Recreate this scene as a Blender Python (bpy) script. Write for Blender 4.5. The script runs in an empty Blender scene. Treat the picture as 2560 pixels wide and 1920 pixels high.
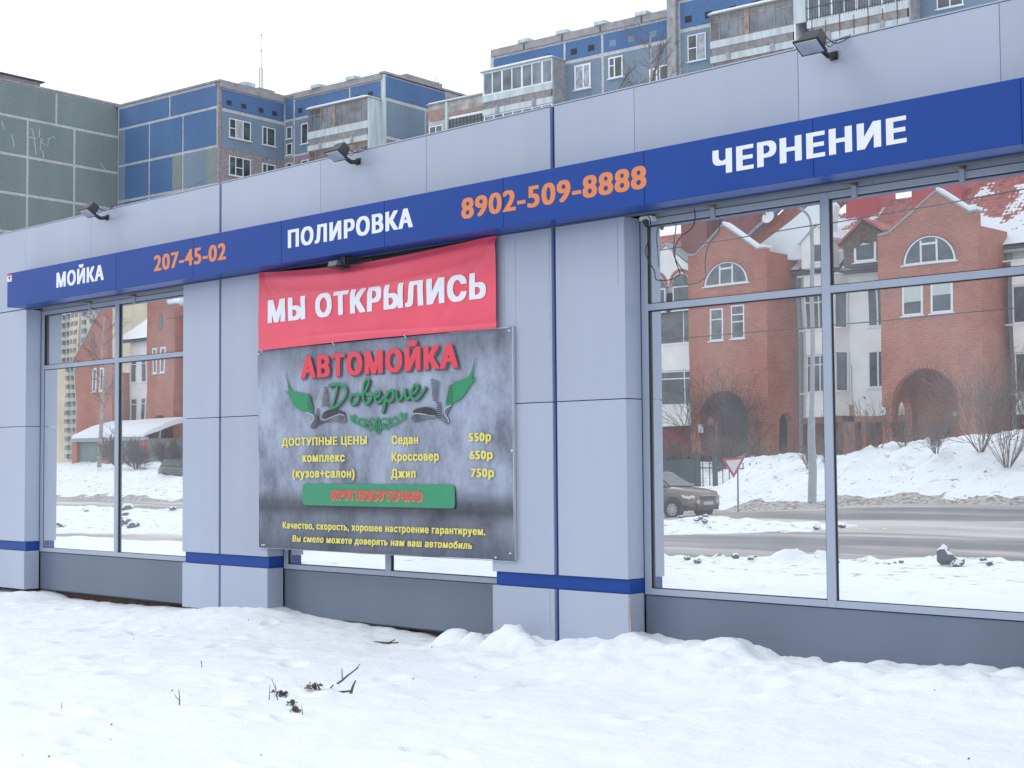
import bpy, bmesh, math, random
from mathutils import Vector, Matrix, noise
random.seed(7)
PI = math.pi
SC = bpy.context.scene
COL = SC.collection

# ------------------------------------------------------------------ camera, sky, sun, exposure
cam_d = bpy.data.cameras.new('camera')
cam_d.sensor_width = 36.0
cam_d.lens = 36.0 * 3700.0 / 2560.0
cam_d.clip_start = 0.1
cam_d.clip_end = 3000.0
cam = bpy.data.objects.new('camera', cam_d)
COL.objects.link(cam)
SC.camera = cam
_F = Vector((-0.6910588, 0.72085668, 0.05294702))
_R = Vector((0.72154601, 0.69231848, -0.00815299))
_U = Vector((0.04253334, -0.03256951, 0.99856404))
cam.matrix_world = Matrix(((_R[0], _U[0], -_F[0], 0.0), (_R[1], _U[1], -_F[1], -9.0),
                           (_R[2], _U[2], -_F[2], 1.7), (0, 0, 0, 1)))

SUN_EL, SUN_AZ = math.radians(40), math.radians(238)      # azimuth measured clockwise from +Y
world = bpy.data.worlds.new('World')
SC.world = world
world.use_nodes = True
wn, wl = world.node_tree.nodes, world.node_tree.links
wn.clear()
wo = wn.new('ShaderNodeOutputWorld')
bg = wn.new('ShaderNodeBackground')
sky = wn.new('ShaderNodeTexSky')
sky.sky_type = 'NISHITA'
sky.sun_disc = False
sky.sun_elevation = SUN_EL
sky.sun_rotation = SUN_AZ
sky.dust_density = 6.0
hs = wn.new('ShaderNodeHueSaturation')
hs.inputs['Saturation'].default_value = 0.15
mx = wn.new('ShaderNodeMixRGB')
mx.inputs['Fac'].default_value = 0.88
mx.inputs['Color2'].default_value = (10.7, 11.2, 11.7, 1)     # closed cloud deck
wl.new(sky.outputs[0], hs.inputs['Color'])
wl.new(hs.outputs[0], mx.inputs['Color1'])
wl.new(mx.outputs[0], bg.inputs['Color'])
bg.inputs['Strength'].default_value = 0.1
wl.new(bg.outputs[0], wo.inputs['Surface'])

sun_d = bpy.data.lights.new('sun', 'SUN')
sun_d.energy = 0.5
sun_d.angle = math.radians(18)
sun_d.color = (1.0, 0.97, 0.93)
sun = bpy.data.objects.new('sun', sun_d)
COL.objects.link(sun)
sd = Vector((math.sin(SUN_AZ) * math.cos(SUN_EL), math.cos(SUN_AZ) * math.cos(SUN_EL), math.sin(SUN_EL)))
sun.rotation_euler = sd.to_track_quat('Z', 'Y').to_euler()
sun.location = (0, -20, 30)

SC.view_settings.view_transform = 'Standard'
SC.view_settings.look = 'None'
SC.view_settings.exposure = 0.22
SC.view_settings.gamma = 1.0
SC.view_settings.use_curve_mapping = False

# ------------------------------------------------------------------ helpers
WM = {}          # object name -> world matrix of things used as parents


def frame(o=(0, 0, 0), u=(1, 0, 0), d=(0, 1, 0)):
    """local frame: (u, d, z) -> world"""
    o, u, d = Vector(o), Vector(u), Vector(d)

    def f(a, b, c):
        return o + u * a + d * b + Vector((0, 0, c))
    return f


ID = frame()


def tag(o, label=None, cat=None, group=None, kind=None):
    if label: o['label'] = label
    if cat: o['category'] = cat
    if group: o['group'] = group
    if kind: o['kind'] = kind
    return o


def thing(name, label, cat, loc=(0, 0, 0), group=None):
    e = bpy.data.objects.new(name, None)
    e.empty_display_size = 0.2
    e.location = loc
    COL.objects.link(e)
    WM[e.name] = Vector(loc)
    return tag(e, label, cat, group)


class MB:
    def __init__(s, fr=ID):
        s.fr = fr; s.v = []; s.f = []; s.mi = []; s.m = 0; s.uv = []

    def add(s, pts, faces, raw=False):
        n = len(s.v)
        s.v += [Vector(p) if raw else s.fr(*p) for p in pts]
        for f in faces:
            s.f.append([n + i for i in f]); s.mi.append(s.m)

    def box(s, a0, a1, b0, b1, c0, c1):
        p = [(a, b, c) for c in (c0, c1) for b in (b0, b1) for a in (a0, a1)]
        s.add(p, [(0, 1, 3, 2), (4, 6, 7, 5), (0, 4, 5, 1), (2, 3, 7, 6), (0, 2, 6, 4), (1, 5, 7, 3)])

    def prism(s, poly, d0, d1):
        """polygon in (u, z) extruded along d"""
        n = len(poly)
        p = [(a, d0, c) for a, c in poly] + [(a, d1, c) for a, c in poly]
        fs = [tuple(range(n)), tuple(range(2 * n - 1, n - 1, -1))]
        fs += [(i, i + n, (i + 1) % n + n, (i + 1) % n) for i in range(n)]
        s.add(p, fs)

    def prismx(s, poly, u0, u1):
        """polygon in (d, z) extruded along u"""
        n = len(poly)
        p = [(u0, a, c) for a, c in poly] + [(u1, a, c) for a, c in poly]
        fs = [tuple(range(n)), tuple(range(2 * n - 1, n - 1, -1))]
        fs += [(i, i + n, (i + 1) % n + n, (i + 1) % n) for i in range(n)]
        s.add(p, fs)

    def quad(s, *p):
        s.add(p, [tuple(range(len(p)))])

    def tube(s, pts, r, n=6, r2=None, raw=False, cap=True):
        pts = [Vector(p) if raw else s.fr(*p) for p in pts]
        m = len(pts)
        base = len(s.v)
        prev = None
        for i, p in enumerate(pts):
            t = (pts[min(i + 1, m - 1)] - pts[max(i - 1, 0)])
            if t.length < 1e-9: t = Vector((0, 0, 1))
            t.normalize()
            a = t.cross(Vector((0, 0, 1)) if abs(t.z) < 0.9 else Vector((1, 0, 0))).normalized()
            if prev is not None:
                a2 = prev - t * prev.dot(t)
                if a2.length > 1e-4: a = a2.normalized()
            prev = a
            b = t.cross(a)
            rr = r if r2 is None else r + (r2 - r) * i / max(1, m - 1)
            for k in range(n):
                th = 2 * PI * k / n
                s.v.append(p + a * (rr * math.cos(th)) + b * (rr * math.sin(th)))
        for i in range(m - 1):
            for k in range(n):
                q = base + i * n
                s.f.append([q + k, q + (k + 1) % n, q + n + (k + 1) % n, q + n + k]); s.mi.append(s.m)
        if cap:
            s.f.append([base + k for k in range(n)][::-1]); s.mi.append(s.m)
            s.f.append([base + (m - 1) * n + k for k in range(n)]); s.mi.append(s.m)

    def cyl(s, c0, c1, r, n=16, r2=None):
        s.tube([c0, c1], r, n, r2)

    def build(s, name, mats, parent=None, smooth=False, bevel=0.0, recalc=True, loc=None, **kw):
        if not isinstance(mats, (list, tuple)): mats = [mats]
        off = Vector((0, 0, 0))
        if parent is not None: off = WM[parent.name]
        if loc is not None: off = Vector(loc)
        me = bpy.data.meshes.new(name)
        me.from_pydata([tuple(v - off) for v in s.v], [], s.f)
        for m in mats: me.materials.append(m)
        if len(mats) > 1: me.polygons.foreach_set('material_index', s.mi)
        if recalc or bevel:
            bm = bmesh.new(); bm.from_mesh(me)
            bmesh.ops.recalc_face_normals(bm, faces=bm.faces)
            if bevel:
                es = [e for e in bm.edges if len(e.link_faces) == 2 and e.calc_face_angle(0) > 0.6]
                bmesh.ops.bevel(bm, geom=es, offset=bevel, segments=1, affect='EDGES', profile=0.5)
            bm.to_mesh(me); bm.free()
        if smooth: me.polygons.foreach_set('use_smooth', [True] * len(me.polygons))
        boxuv(me, off)
        o = bpy.data.objects.new(name, me)
        COL.objects.link(o)
        if loc is not None and parent is None: o.location = loc
        if loc is not None and parent is not None: o.location = Vector(loc) - WM[parent.name]
        if parent is not None: o.parent = parent
        WM[o.name] = off
        return tag(o, **kw)


def boxuv(me, off):
    """UV in metres from the dominant axis of each face, so that brick courses run level"""
    uv = me.uv_layers.new(name='metres')
    d = uv.data
    vs = me.vertices
    for p in me.polygons:
        n = p.normal
        ax = max(range(3), key=lambda i: abs(n[i]))
        for li in p.loop_indices:
            c = vs[me.loops[li].vertex_index].co + off
            d[li].uv = (c.y, c.z) if ax == 0 else ((c.x, c.z) if ax == 1 else (c.x, c.y))


# ------------------------------------------------------------------ materials
def _mat(name):
    m = bpy.data.materials.new(name)
    m.use_nodes = True
    nt = m.node_tree
    b = nt.nodes.get('Principled BSDF')
    return m, nt, nt.nodes, nt.links, b


def plain(name, col, rough=0.6, var=0.06, scale=6.0, bump=0.0, metal=0.0, streak=0.0, coat=0.0, spec=0.5, coords='Object', bscale=None):
    """painted / plain surface with faint patchy wear"""
    m, nt, n, l, b = _mat(name)
    tc = n.new('ShaderNodeTexCoord')
    nz = n.new('ShaderNodeTexNoise'); nz.inputs['Scale'].default_value = scale; nz.inputs['Detail'].default_value = 6
    mp = n.new('ShaderNodeMapping')
    l.new(tc.outputs[coords], mp.inputs[0]); l.new(mp.outputs[0], nz.inputs['Vector'])
    if streak: mp.inputs['Scale'].default_value = (1.0, 1.0, 0.12)
    cr = n.new('ShaderNodeValToRGB')
    cr.color_ramp.elements[0].position = 0.3; cr.color_ramp.elements[1].position = 0.72
    c0 = [max(0, c * (1 - var * 2 - streak)) for c in col]; c1 = [min(1, c * (1 + var)) for c in col]
    cr.color_ramp.elements[0].color = (*c0, 1); cr.color_ramp.elements[1].color = (*c1, 1)
    l.new(nz.outputs['Fac'], cr.inputs[0]); l.new(cr.outputs[0], b.inputs['Base Color'])
    b.inputs['Roughness'].default_value = rough
    b.inputs['Metallic'].default_value = metal
    b.inputs['Specular IOR Level'].default_value = spec
    if coat: b.inputs['Coat Weight'].default_value = coat; b.inputs['Coat Roughness'].default_value = 0.12
    if bump:
        n2 = n.new('ShaderNodeTexNoise'); n2.inputs['Scale'].default_value = bscale or scale * 8; n2.inputs['Detail'].default_value = 8
        l.new(tc.outputs[coords], n2.inputs['Vector'])
        bp = n.new('ShaderNodeBump'); bp.inputs['Strength'].default_value = bump; bp.inputs['Distance'].default_value = 0.02
        l.new(n2.outputs['Fac'], bp.inputs['Height']); l.new(bp.outputs[0], b.inputs['Normal'])
    return m


def brick(name, c1, c2, mortar, w=0.25, h=0.077, worn=0.35):
    m, nt, n, l, b = _mat(name)
    uv = n.new('ShaderNodeUVMap'); uv.uv_map = 'metres'
    br = n.new('ShaderNodeTexBrick')
    br.inputs['Scale'].default_value = 1.0
    br.inputs['Brick Width'].default_value = w; br.inputs['Row Height'].default_value = h
    br.inputs['Mortar Size'].default_value = 0.012; br.inputs['Mortar Smooth'].default_value = 0.2
    br.inputs['Color1'].default_value = (*c1, 1); br.inputs['Color2'].default_value = (*c2, 1); br.inputs['Mortar'].default_value = (*mortar, 1)
    l.new(uv.outputs[0], br.inputs['Vector'])
    nz = n.new('ShaderNodeTexNoise'); nz.inputs['Scale'].default_value = 0.8; nz.inputs['Detail'].default_value = 8
    l.new(uv.outputs[0], nz.inputs['Vector'])
    mx = n.new('ShaderNodeMixRGB'); mx.blend_type = 'MULTIPLY'; mx.inputs['Fac'].default_value = worn
    cr = n.new('ShaderNodeValToRGB'); cr.color_ramp.elements[0].position = 0.35; cr.color_ramp.elements[1].position = 0.65
    cr.color_ramp.elements[0].color = (0.55, 0.5, 0.5, 1); cr.color_ramp.elements[1].color = (1, 1, 1, 1)
    l.new(nz.outputs['Fac'], cr.inputs[0]); l.new(br.outputs['Color'], mx.inputs['Color1']); l.new(cr.outputs[0], mx.inputs['Color2'])
    l.new(mx.outputs[0], b.inputs['Base Color'])
    bp = n.new('ShaderNodeBump'); bp.inputs['Distance'].default_value = 0.01; bp.inputs['Strength'].default_value = 0.8; bp.invert = True
    l.new(br.outputs['Fac'], bp.inputs['Height']); l.new(bp.outputs[0], b.inputs['Normal'])
    b.inputs['Roughness'].default_value = 0.85
    return m


def pebble(name, ca, cb, scale=9.0, bump=0.5):
    m, nt, n, l, b = _mat(name)
    tc = n.new('ShaderNodeTexCoord')
    nz = n.new('ShaderNodeTexNoise'); nz.inputs['Scale'].default_value = scale; nz.inputs['Detail'].default_value = 4; nz.inputs['Roughness'].default_value = 0.8
    n2 = n.new('ShaderNodeTexNoise'); n2.inputs['Scale'].default_value = 0.5; n2.inputs['Detail'].default_value = 5
    mp = n.new('ShaderNodeMapping'); mp.inputs['Scale'].default_value = (1, 1, 0.3)
    l.new(tc.outputs['Object'], nz.inputs['Vector']); l.new(tc.outputs['Object'], mp.inputs[0]); l.new(mp.outputs[0], n2.inputs['Vector'])
    cr = n.new('ShaderNodeValToRGB'); cr.color_ramp.elements[0].position = 0.35; cr.color_ramp.elements[1].position = 0.65
    cr.color_ramp.elements[0].color = (*ca, 1); cr.color_ramp.elements[1].color = (*cb, 1)
    l.new(nz.outputs['Fac'], cr.inputs[0])
    mx = n.new('ShaderNodeMixRGB'); mx.blend_type = 'MULTIPLY'; mx.inputs['Fac'].default_value = 0.5
    c2 = n.new('ShaderNodeValToRGB'); c2.color_ramp.elements[0].position = 0.35; c2.color_ramp.elements[1].position = 0.65
    c2.color_ramp.elements[0].color = (0.72, 0.74, 0.78, 1); c2.color_ramp.elements[1].color = (1, 1, 1, 1)
    l.new(n2.outputs['Fac'], c2.inputs[0]); l.new(cr.outputs[0], mx.inputs['Color1']); l.new(c2.outputs[0], mx.inputs['Color2'])
    l.new(mx.outputs[0], b.inputs['Base Color'])
    b.inputs['Roughness'].default_value = 0.9
    bp = n.new('ShaderNodeBump'); bp.inputs['Distance'].default_value = 0.03; bp.inputs['Strength'].default_value = bump
    l.new(nz.outputs['Fac'], bp.inputs['Height']); l.new(bp.outputs[0], b.inputs['Normal'])
    return m


def snow_mat(name, base=(0.815, 0.862, 0.925), dirt=0.0, dcol=(0.10, 0.085, 0.075), dscale=3.0, dpos=0.6):
    m, nt, n, l, b = _mat(name)
    tc = n.new('ShaderNodeTexCoord')
    b.inputs['Roughness'].default_value = 0.75
    b.inputs['Specular IOR Level'].default_value = 0.25
    nz = n.new('ShaderNodeTexNoise'); nz.inputs['Scale'].default_value = 14; nz.inputs['Detail'].default_value = 9; nz.inputs['Roughness'].default_value = 0.65
    l.new(tc.outputs['Object'], nz.inputs['Vector'])
    bp = n.new('ShaderNodeBump'); bp.inputs['Distance'].default_value = 0.035; bp.inputs['Strength'].default_value = 0.5
    l.new(nz.outputs['Fac'], bp.inputs['Height']); l.new(bp.outputs[0], b.inputs['Normal'])
    nd = n.new('ShaderNodeTexNoise'); nd.inputs['Scale'].default_value = dscale; nd.inputs['Detail'].default_value = 10; nd.inputs['Roughness'].default_value = 0.75
    l.new(tc.outputs['Object'], nd.inputs['Vector'])
    cr = n.new('ShaderNodeValToRGB'); cr.color_ramp.elements[0].position = dpos; cr.color_ramp.elements[1].position = dpos + 0.08
    cr.color_ramp.elements[0].color = (0, 0, 0, 1); cr.color_ramp.elements[1].color = (dirt,) * 3 + (1,)
    l.new(nd.outputs['Fac'], cr.inputs[0])
    mx = n.new('ShaderNodeMixRGB'); mx.inputs['Color1'].default_value = (*base, 1); mx.inputs['Color2'].default_value = (*dcol, 1)
    l.new(cr.outputs[0], mx.inputs['Fac']); l.new(mx.outputs[0], b.inputs['Base Color'])
    return m


def pane_mat(name):
    """mirror-coated shop glass: strong reflection, thin dust film with pale haze painted in, slow waviness"""
    m = bpy.data.materials.new(name); m.use_nodes = True
    n, l = m.node_tree.nodes, m.node_tree.links
    n.clear()
    out = n.new('ShaderNodeOutputMaterial')
    g = n.new('ShaderNodeBsdfGlossy'); g.inputs['Roughness'].default_value = 0.0; g.inputs['Color'].default_value = (0.90, 0.925, 0.95, 1)
    d = n.new('ShaderNodeBsdfDiffuse'); d.inputs['Color'].default_value = (0.72, 0.745, 0.79, 1)  # pale film colour: dust plus haze laid over the reflections
    tc = n.new('ShaderNodeTexCoord')
    nz = n.new('ShaderNodeTexNoise'); nz.inputs['Scale'].default_value = 1.4; nz.inputs['Detail'].default_value = 6
    mp = n.new('ShaderNodeMapping'); mp.inputs['Scale'].default_value = (1, 1, 0.45)
    l.new(tc.outputs['Object'], mp.inputs[0]); l.new(mp.outputs[0], nz.inputs['Vector'])
    cr = n.new('ShaderNodeValToRGB'); cr.color_ramp.elements[0].position = 0.35; cr.color_ramp.elements[1].position = 0.8
    cr.color_ramp.elements[0].color = (0.09,) * 3 + (1,); cr.color_ramp.elements[1].color = (0.27,) * 3 + (1,)
    l.new(nz.outputs['Fac'], cr.inputs[0])
    mx = n.new('ShaderNodeMixShader')
    l.new(cr.outputs[0], mx.inputs[0]); l.new(g.outputs[0], mx.inputs[1]); l.new(d.outputs[0], mx.inputs[2])
    wv = n.new('ShaderNodeTexNoise'); wv.inputs['Scale'].default_value = 1.3; wv.inputs['Detail'].default_value = 1
    l.new(tc.outputs['Object'], wv.inputs['Vector'])
    bp = n.new('ShaderNodeBump'); bp.inputs['Distance'].default_value = 0.00048; bp.inputs['Strength'].default_value = 1.0
    l.new(wv.outputs['Fac'], bp.inputs['Height']); l.new(bp.outputs[0], g.inputs['Normal'])
    l.new(mx.outputs[0], out.inputs[0])
    return m


def acp(name, col, rough=0.35):
    """satin aluminium composite panel"""
    m = plain(name, col, rough, 0.03, 1.3, 0.0, 0.15, 0.04, 0.15)
    n, l = m.node_tree.nodes, m.node_tree.links
    b = n['Principled BSDF']
    src = b.inputs['Base Color'].links[0].from_socket
    oi = n.new('ShaderNodeObjectInfo'); mr = n.new('ShaderNodeMapRange')
    mr.inputs['To Min'].default_value = 0.955; mr.inputs['To Max'].default_value = 1.03
    mx = n.new('ShaderNodeMixRGB'); mx.blend_type = 'MULTIPLY'; mx.inputs['Fac'].default_value = 1
    l.new(oi.outputs['Random'], mr.inputs['Value']); l.new(src, mx.inputs['Color1']); l.new(mr.outputs[0], mx.inputs['Color2'])
    l.new(mx.outputs[0], b.inputs['Base Color'])
    return m


M = {}
M['panel'] = acp('silver_panel', (0.392, 0.446, 0.565), 0.42)
M['kick'] = acp('dark_grey_panel', (0.145, 0.18, 0.245), 0.5)
M['lintel'] = acp('grey_panel', (0.33, 0.37, 0.46), 0.5)
M['blue'] = plain('blue_panel', (0.012, 0.058, 0.285), 0.36, 0.03, 1.3, spec=0.22)
M['frame'] = plain('painted_frame', (0.34, 0.395, 0.50), 0.4, 0.02, 2)
M['rubber'] = plain('black_rubber', (0.02, 0.02, 0.025), 0.6)
M['joint'] = plain('dark_joint', (0.09, 0.10, 0.13), 0.8)
M['pane'] = pane_mat('mirror_glass')
M['white_letter'] = plain('white_film', (0.74, 0.77, 0.84), 0.45, 0.015)
M['orange_letter'] = plain('orange_film', (0.68, 0.215, 0.07), 0.45, 0.015)
M['rust'] = plain('rusty_foundation', (0.085, 0.05, 0.042), 0.9, 0.3, 8, 0.5)
M['black_metal'] = plain('black_metal', (0.025, 0.028, 0.034), 0.5, 0.1)
M['grey_metal'] = plain('grey_metal', (0.13, 0.16, 0.17), 0.5, 0.1)
M['lampglass'] = plain('lamp_reflector', (0.62, 0.66, 0.66), 0.25, 0.08, 9, 0.0, 0.5)
M['bolt'] = plain('steel_bolt', (0.6, 0.6, 0.62), 0.35, 0.05, 6, 0, 0.8)
M['brown_metal'] = plain('primed_steel', (0.25, 0.17, 0.13), 0.7, 0.15)
M['cable'] = plain('black_cable', (0.02, 0.03, 0.035), 0.5)
M['snow'] = snow_mat('fresh_snow', dirt=0.0)
M['snow_far'] = snow_mat('bank_snow', (0.80, 0.845, 0.89), 0.9, (0.15, 0.135, 0.13), 2.6, 0.565)
M['slush'] = snow_mat('dirty_snow', (0.46, 0.43, 0.41), 0.9, (0.13, 0.11, 0.10), 5.5, 0.48)
M['ice'] = plain('grey_frozen_clod', (0.12, 0.13, 0.15), 0.8, 0.3, 9, 0.5)
M['bark'] = plain('dark_twig', (0.11, 0.085, 0.075), 0.9, 0.2, 20)
M['birch'] = plain('pale_birch', (0.42, 0.36, 0.34), 0.9, 0.2, 5)
M['twig_brown'] = plain('brown_twig', (0.17, 0.13, 0.115), 0.9, 0.2, 20)
M['leaf_litter'] = plain('dead_leaf', (0.13, 0.10, 0.085), 0.95, 0.3, 12)
M['rusty_leaf'] = plain('rusty_leaf', (0.33, 0.12, 0.055), 0.9, 0.3, 12)
# apartment block; wall colours paled to stand in for haze
M['ap_blue'] = pebble('blue_render', (0.072, 0.148, 0.31), (0.095, 0.185, 0.365), 7, 0.4)
M['ap_slate'] = pebble('slate_render', (0.17, 0.235, 0.32), (0.215, 0.285, 0.375), 7, 0.4)
M['ap_green'] = pebble('green_render', (0.18, 0.235, 0.235), (0.23, 0.285, 0.28), 7, 0.4)
M['ap_greygreen'] = pebble('greygreen_render', (0.20, 0.25, 0.24), (0.25, 0.30, 0.29), 7, 0.4)
M['ap_pebble'] = pebble('pebble_render', (0.15, 0.13, 0.15), (0.42, 0.38, 0.40), 7, 0.8)
M['ap_joint'] = pebble('joint_mortar', (0.42, 0.43, 0.46), (0.64, 0.64, 0.66), 5, 0.6)
M['ap_conc'] = plain('weathered_concrete', (0.32, 0.31, 0.33), 0.9, 0.12, 2, 0.4)
M['ap_aqua'] = plain('pale_aqua_paint', (0.52, 0.60, 0.65), 0.8, 0.10, 3, 0.3, streak=0.05)
M['ap_side'] = plain('grey_side_slab', (0.34, 0.35, 0.38), 0.9, 0.15, 2.5, 0.4)
M['slat'] = plain('grey_slat', (0.33, 0.32, 0.34), 0.85, 0.15, 3)
M['pvc'] = plain('white_pvc', (0.75, 0.79, 0.85), 0.4, 0.03)
M['wood_o'] = plain('orange_wood', (0.42, 0.22, 0.12), 0.8, 0.2, 4)
M['wood_b'] = plain('pink_brown_wood', (0.36, 0.25, 0.22), 0.8, 0.2, 4)
M['iron'] = plain('dark_window_bars', (0.09, 0.10, 0.11), 0.7, 0.2)
M['glass_dk'] = plain('dark_window_glass', (0.085, 0.105, 0.12), 0.12, 0.35, 1.2, spec=0.8)
M['glass_lt'] = plain('balcony_glass', (0.15, 0.19, 0.235), 0.12, 0.35, 0.9, spec=0.8)
M['curtain'] = plain('net_curtain', (0.38, 0.42, 0.50), 0.8, 0.2, 3)
M['vent_dk'] = plain('dark_vent', (0.04, 0.04, 0.05), 0.9)
M['rust_str'] = plain('rust_stain', (0.22, 0.10, 0.06), 0.9, 0.3, 5)
M['patched'] = brick('patched_brick', (0.33, 0.17, 0.14), (0.36, 0.22, 0.19), (0.45, 0.43, 0.42))
M['plaster'] = plain('flaking_plaster', (0.47, 0.46, 0.47), 0.9, 0.25, 1.6, 0.5)
# houses reflected in the panes
M['brick'] = brick('red_brick', (0.62, 0.215, 0.13), (0.48, 0.155, 0.10), (0.22, 0.15, 0.14), 0.26, 0.085)
M['brick_dk'] = brick('dark_red_brick', (0.36, 0.12, 0.10), (0.30, 0.09, 0.08), (0.2, 0.13, 0.12), 0.26, 0.085)
M['hwhite'] = plain('cream_stucco', (0.87, 0.865, 0.85), 0.9, 0.05, 1.2, 0.2)
M['tile'] = plain('red_roof_tile', (0.42, 0.12, 0.10), 0.7, 0.25, 3)
M['metal_g'] = plain('grey_flashing', (0.33, 0.38, 0.40), 0.5, 0.1)
M['curt_dk'] = plain('dark_red_fence', (0.24, 0.06, 0.06), 0.8, 0.2)
M['blind'] = plain('pale_blind', (0.52, 0.57, 0.56), 0.8, 0.04)
M['blind_g'] = plain('green_blind', (0.27, 0.36, 0.22), 0.8, 0.04)
M['mauve'] = plain('mauve_curtain', (0.22, 0.17, 0.24), 0.9, 0.1)
M['oldwood'] = plain('weathered_boards', (0.15, 0.10, 0.075), 0.9, 0.3, 6, 0.4)
M['yellow'] = plain('ochre_facade', (0.64, 0.55, 0.41), 0.9, 0.12, 0.1)
M['yellow_l'] = plain('pale_facade', (0.62, 0.60, 0.57), 0.9, 0.08, 0.1)
M['asphalt'] = None
M['sign_red'] = plain('sign_red', (0.55, 0.06, 0.07), 0.5)
M['gate'] = plain('dark_green_gate', (0.035, 0.06, 0.065), 0.6, 0.1)
M['pole'] = plain('galvanised_pole', (0.36, 0.39, 0.42), 0.6, 0.08)
M['car_brown'] = plain('brown_car_paint', (0.17, 0.14, 0.13), 0.28, 0.05, 3, 0, 0.5, 0, 0.6)
M['car_black'] = plain('dark_car_paint', (0.03, 0.032, 0.036), 0.3, 0.05, 3, 0, 0.3, 0, 0.6)
M['tyre'] = plain('tyre_rubber', (0.03, 0.032, 0.036), 0.85, 0.2, 8)
M['rim'] = plain('silver_rim', (0.5, 0.5, 0.52), 0.35, 0.08, 8, 0, 0.6)
M['headlamp'] = plain('clear_headlamp', (0.75, 0.8, 0.82), 0.15, 0.1, 15)
M['foglamp'] = plain('warm_foglamp', (0.75, 0.5, 0.38), 0.3, 0.1, 15)
M['cladding'] = plain('black_car_plastic', (0.035, 0.037, 0.04), 0.6)
M['plate'] = plain('car_plate', (0.55, 0.56, 0.57), 0.5)
M['windscreen'] = plain('car_glass', (0.05, 0.075, 0.08), 0.1, 0.3, 2, spec=0.5)


def road_mat():
    m, nt, n, l, b = _mat('wet_asphalt_with_slush')
    tc = n.new('ShaderNodeTexCoord')
    mp = n.new('ShaderNodeMapping'); mp.inputs['Rotation'].default_value = (0, 0, math.radians(14)); mp.inputs['Scale'].default_value = (0.07, 0.42, 1)
    l.new(tc.outputs['Object'], mp.inputs[0])
    nz = n.new('ShaderNodeTexNoise'); nz.inputs['Scale'].default_value = 1.0; nz.inputs['Detail'].default_value = 7; nz.inputs['Distortion'].default_value = 0.6
    l.new(mp.outputs[0], nz.inputs['Vector'])
    cr = n.new('ShaderNodeValToRGB')
    e = cr.color_ramp.elements
    e[0].position = 0.40; e[0].color = (0.11, 0.115, 0.135, 1)
    e[1].position = 0.54; e[1].color = (0.30, 0.275, 0.265, 1)
    x = e.new(0.47); x.color = (0.16, 0.16, 0.17, 1)
    x = e.new(0.66); x.color = (0.52, 0.50, 0.49, 1)
    l.new(nz.outputs['Fac'], cr.inputs[0]); l.new(cr.outputs[0], b.inputs['Base Color'])
    b.inputs['Roughness'].default_value = 0.6
    n2 = n.new('ShaderNodeTexNoise'); n2.inputs['Scale'].default_value = 5; n2.inputs['Detail'].default_value = 8
    l.new(tc.outputs['Object'], n2.inputs['Vector'])
    bp = n.new('ShaderNodeBump'); bp.inputs['Distance'].default_value = 0.03; bp.inputs['Strength'].default_value = 0.5
    l.new(n2.outputs['Fac'], bp.inputs['Height']); l.new(bp.outputs[0], b.inputs['Normal'])
    return m


M['asphalt'] = road_mat()


def poster_mat():
    m, nt, n, l, b = _mat('printed_concrete_picture')
    uv = n.new('ShaderNodeUVMap'); uv.uv_map = 'metres'
    n1 = n.new('ShaderNodeTexNoise'); n1.inputs['Scale'].default_value = 1.9; n1.inputs['Detail'].default_value = 13; n1.inputs['Roughness'].default_value = 0.70
    mp = n.new('ShaderNodeMapping'); mp.inputs['Scale'].default_value = (1.3, 0.75, 1)
    l.new(uv.outputs[0], mp.inputs[0]); l.new(mp.outputs[0], n1.inputs['Vector'])
    cr = n.new('ShaderNodeValToRGB'); e = cr.color_ramp.elements
    e[0].position = 0.34; e[0].color = (0.13, 0.15, 0.195, 1)
    e[1].position = 0.62; e[1].color = (0.37, 0.425, 0.54, 1)
    x = e.new(0.47); x.color = (0.25, 0.285, 0.37, 1)
    l.new(n1.outputs['Fac'], cr.inputs[0])
    # printed floor line: dark band low on the picture, bluish floor under it
    sp = n.new('ShaderNodeSeparateXYZ'); l.new(uv.outputs[0], sp.inputs[0])
    c2 = n.new('ShaderNodeValToRGB'); e = c2.color_ramp.elements
    e[0].position = 0.0; e[0].color = (0.26, 0.28, 0.33, 1)
    e[1].position = 1.0; e[1].color = (0.55, 0.55, 0.6, 1)
    for p_, c_ in ((0.12, 0.50), (0.165, 0.45), (0.20, 0.22), (0.235, 0.30), (0.30, 0.85), (0.62, 1.0), (0.8, 0.95), (0.93, 0.66)):
        x = e.new(p_); x.color = (c_, c_, c_ * 1.04, 1)
    mr = n.new('ShaderNodeMapRange'); mr.inputs['From Min'].default_value = 0.873; mr.inputs['From Max'].default_value = 2.845
    l.new(sp.outputs[1], mr.inputs['Value']); l.new(mr.outputs[0], c2.inputs[0])
    mx = n.new('ShaderNodeMixRGB'); mx.blend_type = 'MULTIPLY'; mx.inputs['Fac'].default_value = 1.0
    l.new(cr.outputs[0], mx.inputs['Color1']); l.new(c2.outputs[0], mx.inputs['Color2'])
    l.new(mx.outputs[0], b.inputs['Base Color'])
    b.inputs['Roughness'].default_value = 0.42
    return m


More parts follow.
